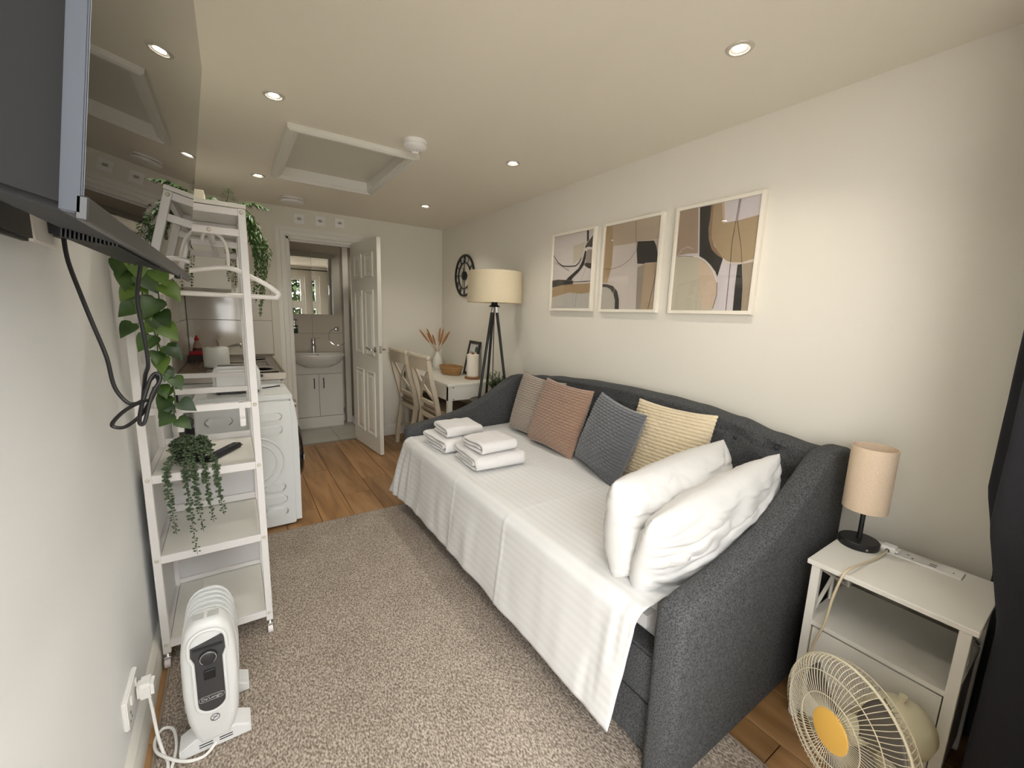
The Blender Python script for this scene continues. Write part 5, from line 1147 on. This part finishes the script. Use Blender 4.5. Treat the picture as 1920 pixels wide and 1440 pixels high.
# ---------------------------------------------------------------- nightstand corner
NW = mat('nightstand_white', (226, 222, 212), 0.45)
ns = thing('nightstand', 'white open-shelf nightstand with drawers beside the daybed', 'nightstand', (1.71, 0.3, 0))
nx0, nx1, ny0, ny1, nzt = 1.532, 1.893, 0.106, 0.492, 0.586
obj('top', MB().box(nx0, nx1, ny0, ny1, nzt-0.016, nzt, b=0.0015), NW, ns, smooth=0)
for x in (nx0+0.006, nx1-0.03):
    for y in (ny0+0.012, ny1-0.036): obj('leg', MB().box(x, x+0.024, y, y+0.024, 0.008, nzt-0.016, b=0.001), NW, ns, smooth=0); obj('foot', MB().cyl((x+0.012, y+0.012, 0), (x+0.012, y+0.012, 0.008), 0.012), PLASTIC, ns)
ya, yb_ = ny0+0.036, ny1-0.036
obj('shelf', MB().box(nx0+0.008, nx1-0.008, ya-0.02, yb_+0.02, 0.364, 0.379), NW, ns, smooth=0)
for a, b in ((0.212, 0.356), (0.052, 0.200)):
    dd = obj('drawer', MB().box(nx0+0.012, nx0+0.026, ya+0.003, yb_-0.003, a, b, b=0.001), NW, ns, smooth=0)
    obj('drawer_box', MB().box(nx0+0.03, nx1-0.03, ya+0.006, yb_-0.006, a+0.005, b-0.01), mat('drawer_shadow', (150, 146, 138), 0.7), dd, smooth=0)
obj('rail', MB().box(nx0+0.01, nx0+0.028, ya, yb_, 0.202, 0.211).box(nx0+0.01, nx0+0.028, ya, yb_, 0.040, 0.050), NW, ns, smooth=0)
for y in (ny0+0.024, ny1-0.024):
    mb = MB(); A, B = nx0+0.03, nx1-0.03
    mb.tube([(A, y, 0.385), (B, y, 0.56)], 0.006, 6); mb.tube([(A, y, 0.56), (B, y, 0.385)], 0.006, 6); mb.tube([((A+B)/2, y, 0.385), ((A+B)/2, y, 0.56)], 0.005, 6)
    obj('cross_brace', mb, NW, ns)
    obj('side_panel', MB().box(A, B, y-0.004, y+0.004, 0.05, 0.365), NW, ns, smooth=0)
obj('back_rail', MB().box(nx1-0.02, nx1-0.008, ya, yb_, 0.50, 0.56), mat('rail_dark', (70, 68, 66), 0.6), ns, smooth=0)
# power strip let into the top
ps = obj('power_strip', MB().box(1.812, 1.868, 0.185, 0.425, nzt-0.002, nzt+0.005, b=0.002), PLASTIC, ns)
obj('usb_slot', MB().box(1.826, 1.83, 0.245, 0.262, nzt+0.005, nzt+0.0056).box(1.84, 1.844, 0.245, 0.262, nzt+0.005, nzt+0.0056), BLACK, ps, smooth=0)
obj('pin_hole', MB().box(1.826, 1.834, 0.30, 0.304, nzt+0.005, nzt+0.0056).box(1.846, 1.85, 0.313, 0.32, nzt+0.005, nzt+0.0056).box(1.826, 1.832, 0.395, 0.399, nzt+0.005, nzt+0.0056).box(1.832, 1.838, 0.205, 0.208, nzt+0.005, nzt+0.0056), BLACK, ps, smooth=0)
# table lamp
tx, ty = 1.79, 0.436
tl = thing('table_lamp', 'small table lamp with beige drum shade and black base', 'table lamp', (tx, ty, nzt))
obj('lamp_base', MB().lathe([(0.0, nzt), (0.056, nzt), (0.058, nzt+0.003), (0.058, nzt+0.022), (0.055, nzt+0.025), (0.0, nzt+0.025)], (tx, ty, 0), 40), BLACKM, tl)
obj('stem', MB().cyl((tx, ty, nzt+0.025), (tx, ty, 0.80), 0.0075, n=14), BLACKM, tl)
SH2 = mat('shade_beige', (226, 204, 178), 0.9, bump=(600, 0.15), var=(300, (214, 190, 162), 0.2))
obj('lamp_shade', MB().lathe([(0.063, 0.722), (0.063, 0.944), (0.061, 0.944), (0.061, 0.722), (0.063, 0.722)], (tx, ty, 0), 44), SH2, tl, smooth=60)
obj('shade_spider', MB().tube([(tx-0.061, ty, 0.80), (tx+0.061, ty, 0.80)], 0.0015, 5).tube([(tx, ty-0.061, 0.80), (tx, ty+0.061, 0.80)], 0.0015, 5), BLACKM, tl)
obj('bulb', MB().ball((tx, ty, 0.835), 0.024, 14), MATS['bulb_glass'], tl)
obj('switch', MB().cyl((tx-0.048, ty-0.036, nzt+0.012), (tx-0.050, ty-0.0385, nzt+0.012), 0.004, n=10), CHROME, tl)
# desk fan
FC = mat('fan_cream', (214, 206, 176), 0.4); FW = mat('fan_wire', (222, 212, 186), 0.35)
n = Vector((-0.897, 0.44, 0.049)).normalized(); F = Vector((1.247, 0.293, 0.287)); Rf = 0.173
u_ = n.cross(Vector((0, 0, 1))).normalized(); v_ = u_.cross(n)
fn_ = thing('desk_fan', 'cream desk fan with wire grille and round yellow centre', 'fan', (1.36, 0.24, 0))
def fp(r, a, d): return F+n*d+(u_*math.cos(a)+v_*math.sin(a))*r
wire = MB(); NWR = 84
for k in range(NWR):
    a = 2*PI*k/NWR
    wire.tube([fp(0.048, a, -0.003), fp(0.08, a, 0.0), fp(0.12, a+0.03, -0.004), fp(0.15, a+0.05, -0.014), fp(0.166, a+0.06, -0.026), fp(Rf, a+0.06, -0.045)], 0.0009, 4, smooth=2)
for r, d in ((0.085, 0.001), (0.138, -0.008)): wire.tube([fp(r, 2*PI*k/64, d) for k in range(64)], 0.0014, 5, closed=True)
obj('front_grille', wire, FW, fn_)
obj('rim', MB().tube([fp(Rf, 2*PI*k/72, -0.045) for k in range(72)], 0.0038, 8, closed=True), FW, fn_)
rear = MB()
for k in range(NWR):
    a = 2*PI*k/NWR
    rear.tube([fp(Rf, a, -0.047), fp(0.168, a-0.04, -0.07), fp(0.15, a-0.08, -0.088), fp(0.10, a-0.16, -0.102), fp(0.05, a-0.2, -0.105)], 0.0009, 4, smooth=2)
rear.tube([fp(0.165, 2*PI*k/64, -0.078) for k in range(64)], 0.0014, 5, closed=True)
obj('rear_grille', rear, FW, fn_)
Mn = Matrix((u_, v_, n)).transposed()
obj('badge', MB().lathe([(0.0, 0.003), (0.035, 0.003), (0.05, 0.0), (0.052, -0.004), (0.0, -0.006)], F, 44, mtx=Mn), mat('badge_yellow', (240, 190, 92), 0.5), fn_)
BLD = mat('fan_blade', (104, 98, 90), 0.35)
for k in range(3):
    def blade(uu, vv, k=k):
        r = 0.035+0.115*uu; a = k*2*PI/3+(vv-0.5)*(1.25-0.25*uu)+0.3*uu
        return fp(r, a, -0.066+0.028*(vv-0.5))
    obj('blade', MB().grid(blade, 10, 10), BLD, fn_, smooth=180, fix=False, solid=0.002)
obj('hub', MB().lathe([(0.0, -0.03), (0.03, -0.032), (0.034, -0.05), (0.034, -0.085), (0.0, -0.085)], F, 24, mtx=Mn), FC, fn_)
obj('motor_housing', MB().lathe([(0.0, -0.105), (0.045, -0.105), (0.05, -0.13), (0.07, -0.155), (0.076, -0.19), (0.074, -0.23), (0.06, -0.265), (0.035, -0.285), (0.0, -0.29)], F, 36, mtx=Mn), FC, fn_, smooth=60)
kp = F-n*0.205+v_*0.07
obj('oscillation_knob', MB().cyl(kp-v_*0.004, kp+v_*0.02, 0.0065, n=14).cyl(kp+v_*0.016, kp+v_*0.026, 0.009, n=14), FC, fn_)
nb = F-n*0.17
obj('neck', MB().cyl((nb.x, nb.y, 0.235), (nb.x, nb.y, 0.03), 0.017, 0.022, n=18).ball((nb.x, nb.y, 0.225), 0.028, 14), FC, fn_)
obj('base', MB().lathe([(0.0, 0.0), (0.088, 0.0), (0.09, 0.006), (0.08, 0.02), (0.035, 0.034), (0.02, 0.05), (0.0, 0.05)], (nb.x, nb.y, 0), 36), FC, fn_)
fc = thing('fan_lead', 'cream power lead with white plug trailing over nightstand edge', 'power lead', (1.7, 0.38, nzt))
obj('plug', MB().box(1.80, 1.846, 0.335, 0.385, nzt+0.0055, nzt+0.026, b=0.008, seg=3), PLASTIC, fc)
obj('plug_hole', MB().cyl((1.7985, 0.36, nzt+0.014), (1.801, 0.36, nzt+0.014), 0.006, n=12), BLACK, fc)
obj('cord', MB().tube([(1.80, 0.36, nzt+0.014), (1.74, 0.365, nzt+0.006), (1.66, 0.376, nzt+0.006), (1.58, 0.383, nzt+0.014), (1.535, 0.388, nzt+0.012), (1.518, 0.395, nzt-0.016), (1.510, 0.405, 0.50), (1.508, 0.413, 0.41), (1.506, 0.428, 0.335), (1.50, 0.438, 0.27), (1.48, 0.44, 0.15), (1.45, 0.38, 0.03), (nb.x+0.03, nb.y+0.07, 0.012)], 0.0036, 8, smooth=6), mat('cord_cream', (206, 190, 160), 0.5), fc)

# ---------------------------------------------------------------- curtain
CUR = mat('curtain_charcoal', (38, 38, 43), 0.9, bump=(300, 0.15))
def curt(u, v):
    z = 0.02+2.10*v; x = 1.975-0.42*u
    lim = 0.085 if z < 0.60 else 0.085+0.05*min(1, (z-0.60)/0.25)
    base = 0.025
    amp = (lim-base)
    y = base+amp*math.sin(2*PI*5.5*u+0.6*math.sin(2.2*z)+0.9)
    if x > 1.905: y += 0.055*min(1, (x-1.905)/0.03)
    x -= 0.02*math.sin(2*PI*5.5*u*1.0+0.5)
    if z < 0.6 and x < 1.90: y = min(y, 0.095)
    return Vector((x, y, z))
cu = thing('curtain', 'dark charcoal curtain gathered beside the nightstand', 'curtain', (1.78, 0.05, 0.02))
obj('drape', MB().grid(curt, 150, 60), CUR, cu, smooth=180, fix=False, solid=0.003)
obj('heading_tape', MB().box(1.57, 1.975, 0.03, 0.06, 2.115, 2.135), CUR, cu, smooth=0)
cpo = thing('curtain_pole', 'black curtain pole above the garden door, seen in bathroom mirror', 'curtain pole', (0.8, 0.05, 2.15))
obj('pole', MB().cyl((-0.30, 0.05, 2.16), (1.97, 0.05, 2.16), 0.012, n=14), BLACKM, cpo)
for x in (-0.22, 1.92): obj('pole_bracket', MB().box(x-0.008, x+0.008, YF, 0.05, 2.145, 2.16), BLACKM, cpo, smooth=0)

# ---------------------------------------------------------------- plants on the rack
GRN = mat('pothos_leaf', (34, 58, 22), 0.4, var=(14, (60, 88, 32), 0.12))
po = thing('trailing_ivy', 'trailing broad-leaf green vine hanging from the rack below television', 'plant', (-0.2, 1.87, 1.7))
obj('pot', MB().lathe([(0.0, 1.7005), (0.04, 1.7005), (0.05, 1.78), (0.046, 1.78), (0.0, 1.77)], (-0.225, 1.90, 0), 24), PLASTIC, po)
random.seed(21)
def heart(mb, p, d, nrm_, L):
    d = d.normalized(); sd_ = d.cross(nrm_).normalized(); nrm_ = sd_.cross(d)
    prof = [(-0.06, 0.0, 0.20), (0.02, 0.0, 0.40), (0.16, 0.0, 0.50), (0.36, 0, 0.46), (0.58, 0, 0.34), (0.8, 0, 0.17), (1.0, 0, 0.0)]
    pr = None
    for k, (t, _, w_) in enumerate(prof):
        c = p+d*L*max(0, t)-nrm_*L*0.22*t*t
        l, r = c+sd_*w_*L*0.92+d*L*min(0, t)+nrm_*w_*L*0.22, c-sd_*w_*L*0.92+d*L*min(0, t)+nrm_*w_*L*0.22
        cur = (mb.bm.verts.new(l), mb.bm.verts.new(c), mb.bm.verts.new(r))
        if pr: mb.bm.faces.new((pr[0], pr[1], cur[1], cur[0])); mb.bm.faces.new((pr[1], pr[2], cur[2], cur[1]))
        pr = cur
vines = [[(-0.225, 1.90, 1.775), (-0.235, 1.80, 1.74), (-0.25, 1.775, 1.55), (-0.225, 1.765, 1.35), (-0.20, 1.765, 1.20), (-0.175, 1.765, 1.05), (-0.185, 1.765, 0.96)],
         [(-0.225, 1.90, 1.775), (-0.19, 1.80, 1.74), (-0.20, 1.775, 1.52), (-0.19, 1.77, 1.36), (-0.205, 1.765, 1.22), (-0.215, 1.765, 1.02)],
         [(-0.225, 1.90, 1.775), (-0.27, 1.80, 1.74), (-0.265, 1.78, 1.5), (-0.25, 1.77, 1.40), (-0.235, 1.765, 1.28)]]
def along(P, t):
    f = t*(len(P)-1); i = min(len(P)-2, int(f)); return Vector(P[i]).lerp(Vector(P[i+1]), f-i)
for vn in vines: obj('vine_stem', MB().tube(vn, 0.0022, 6, smooth=4), mat('vine_green', (70, 88, 44), 0.6), po)
spots = []
for vi, (vn, cnt) in enumerate(zip(vines, (22, 15, 10))):
    for j in range(cnt): spots.append((vi, 0.20+0.80*j/(cnt-1)))
for vi, t in spots:
    p = along(vines[vi], t); a = random.uniform(0, 2*PI)
    d = Vector((math.cos(a)*0.9, -0.25-0.45*random.random(), -0.55-0.5*random.random()))
    nr = Vector((random.uniform(-0.4, 0.4), -1, 0.55+random.uniform(-0.2, 0.3)))
    L = random.uniform(0.048, 0.072)*(1.05 if t < 0.7 else 0.8)
    mb = MB(); b = p+Vector((math.cos(a), -0.3, 0.0))*random.uniform(0.006, 0.028); mb.tube([p, b], 0.001, 4); heart(mb, b, d, nr, L)
    c_ = GRN if random.random() < 0.72 else mat('pothos_leaf_young', (92, 118, 42), 0.4, var=(20, (66, 94, 32), 0.2))
    obj('leaf', mb, c_, po, smooth=180, fix=False)

fe = thing('fern', 'drooping green fern on top of the white rack', 'plant', (-0.0, 2.35, 1.7))
obj('pot', MB().lathe([(0.0, 1.7005), (0.045, 1.7005), (0.055, 1.76), (0.05, 1.76), (0.0, 1.755)], (-0.01, 2.33, 0), 24), PLASTIC, fe)
FG = mat('fern_green', (42, 70, 26), 0.5, var=(40, (74, 104, 38), 0.2))
random.seed(33)
def frond(P, wmax, nl=30):
    mb = MB(); path = [Vector(p) for p in P]; mb.tube([along(P, k/14) for k in range(15)], 0.0013, 4)
    for j in range(nl):
        t = 0.08+0.92*j/nl; p = along(P, t); q = along(P, min(1, t+0.03)); d = (q-p).normalized()
        side = d.cross(Vector((random.uniform(-0.3, 0.3), random.uniform(-0.3, 0.3), 1))); side = side.normalized() if side.length > 0.05 else Vector((1, 0, 0))
        w_ = wmax*math.sin(PI*(0.12+0.86*t))**0.7
        for s_ in (-1, 1):
            dd = side*s_+d*0.45+Vector((0, 0, -0.25)); leaf(mb, p, dd, Vector((0, -0.3, 1)), w_*random.uniform(0.85, 1.1), 0.0105, 0.25, 2)
    return mb
c0 = (-0.01, 2.33, 1.755)
frs = [((-0.01, 2.33, 1.755), (0.02, 2.32, 1.81), (0.03, 2.30, 1.86)), ((-0.01, 2.33, 1.755), (0.06, 2.31, 1.80), (0.13, 2.28, 1.80), (0.18, 2.26, 1.775)),
       ((-0.01, 2.33, 1.755), (-0.07, 2.30, 1.79), (-0.14, 2.26, 1.80), (-0.20, 2.22, 1.785)), ((-0.01, 2.33, 1.755), (-0.04, 2.22, 1.78), (-0.03, 2.12, 1.77)),
       ((-0.01, 2.33, 1.755), (0.0, 2.45, 1.80), (0.02, 2.55, 1.79))]
for k in range(12):
    xe = 0.085+0.009*k % 0.06+random.uniform(-0.01, 0.03); ye = 2.2+random.uniform(-0.05, 0.35); ze = 1.66-0.035*k+random.uniform(-0.03, 0.03)
    frs.append(((-0.01, 2.33, 1.755), (0.05, (2.33+ye)/2, 1.79), (0.085+random.uniform(0, 0.02), ye, 1.74), (xe+0.02, ye, (1.72+ze)/2), (xe, ye+random.uniform(-0.02, 0.02), max(1.30, ze))))
for k, xx in enumerate((0.0, 0.03, -0.16, -0.20, -0.24)):
    frs.append(((-0.01, 2.33, 1.755), (xx*0.6, 2.55, 1.76), (xx, 2.735, 1.72), (xx+0.01, 2.75, 1.60), (xx, 2.75, 1.47-0.02*k)))
for P in frs: obj('frond', frond(P, 0.037, 40 if len(P) > 3 else 20), FG, fe, smooth=180, fix=False)

pe = thing('beaded_trailing_plant', 'trailing beaded plant in black pot on the rack shelf', 'plant', (-0.165, 1.955, 0.748))
px0, py0, pz0 = -0.165, 1.955, 0.7485
obj('pot', MB().lathe([(0.0, pz0), (0.038, pz0), (0.052, pz0+0.03), (0.055, pz0+0.06), (0.051, pz0+0.06), (0.0, pz0+0.05)], (px0, py0, 0), 28), mat('pot_black', (30, 30, 33), 0.5), pe)
BD = mat('bead_green', (52, 70, 44), 0.5, var=(50, (78, 96, 66), 0.25)); random.seed(9)
def strand(P, step=0.0078, r=0.0062):
    mb = MB(); L_ = sum((Vector(b)-Vector(a)).length for a, b in zip(P, P[1:])); nb_ = int(L_/step)
    mb.tube(P, 0.0009, 4, smooth=3)
    for j in range(nb_):
        p = along(P, j/nb_); a0 = random.uniform(0, PI)
        for s_ in (0, PI):
            a = a0+s_+random.uniform(-0.5, 0.5); q = p+Vector((math.cos(a)*0.0075, math.sin(a)*0.0075, random.uniform(-0.003, 0.003)))
            rr = r*random.uniform(0.8, 1.15)*(1 if j < nb_*0.85 else 0.65)
            bmesh.ops.create_icosphere(mb.bm, subdivisions=1, radius=rr, matrix=Matrix.Translation(q) @ Matrix.Rotation(a, 4, 'Z') @ Matrix.Diagonal((1.25, 0.8, 0.8, 1)))
    return mb
ends = [(-0.225, 0.525), (-0.172, 0.43), (-0.148, 0.515), (-0.115, 0.545), (-0.082, 0.565)]
for xe, ze in ends:
    obj('strand', strand([(px0+(xe-px0)*0.2, py0-0.02, pz0+0.065), (px0+(xe-px0)*0.6, py0-0.07, pz0+0.075), (xe, 1.822, pz0+0.02), (xe, 1.815, pz0-0.03), (xe+0.004, 1.814, (pz0+ze)/2), (xe+0.012, 1.814, ze)]), BD, pe, smooth=180)
for k in range(26):
    a = random.uniform(0, 2*PI); r1 = random.uniform(0.045, 0.085)
    e = (px0+r1*math.cos(a), py0+r1*math.sin(a)*0.9, pz0+random.uniform(0.005, 0.06)); m1 = (px0+r1*0.6*math.cos(a), py0+r1*0.6*math.sin(a), pz0+random.uniform(0.075, 0.10))
    obj('strand', strand([(px0, py0, pz0+0.05), m1, e]), BD, pe, smooth=180)
rm = thing('remote_control', 'black television remote control lying on the rack shelf', 'remote', (-0.06, 1.99, 0.7485))
ang = math.atan2(2.088-1.906, -0.009+0.118); rmt = Matrix.Rotation(ang, 3, 'Z'); ctr = Vector((-0.0635, 1.995, 0.7585))
mb = MB().box(-0.105, 0.105, -0.023, 0.023, -0.0095, 0.0095, b=0.008, seg=3); mb.bm.transform(Matrix.Translation(ctr) @ rmt.to_4x4()); obj('case', mb, BLACK, rm)
mb = MB(); mb2 = MB()
for i in range(9):
    for j in range(3):
        (mb2 if i in (3, 4) else mb).cyl((-0.08+i*0.018, -0.012+j*0.012, 0.0093), (-0.08+i*0.018, -0.012+j*0.012, 0.0105), 0.0032, n=8)
for q in (mb, mb2): q.bm.transform(Matrix.Translation(ctr) @ rmt.to_4x4())
obj('buttons', mb, mat('key_grey', (90, 90, 94), 0.5), rm); obj('colour_buttons', mb2, mat('key_blue', (70, 76, 130), 0.5), rm)

# ---------------------------------------------------------------- garden hedge (seen in the bathroom mirror)
random.seed(4); hb = MB()
for k in range(7000):
    p = Vector((random.uniform(0.2, 3.6), -3.2+random.gauss(0, 0.25), random.uniform(0.0, 2.6)))
    leaf(hb, p, Vector((random.uniform(-1, 1), random.uniform(-1, 1), random.uniform(-0.6, 0.8))), Vector((0, 0, 1)), random.uniform(0.14, 0.22), 0.12, 0.2, 2)
tag(obj('garden_hedge', hb, mat('hedge_green', (50, 70, 18), 0.6, var=(3, (32, 50, 12), 0.3)), smooth=180, fix=False), 'sunlit green garden hedge reflected in the bathroom mirror', 'hedge')
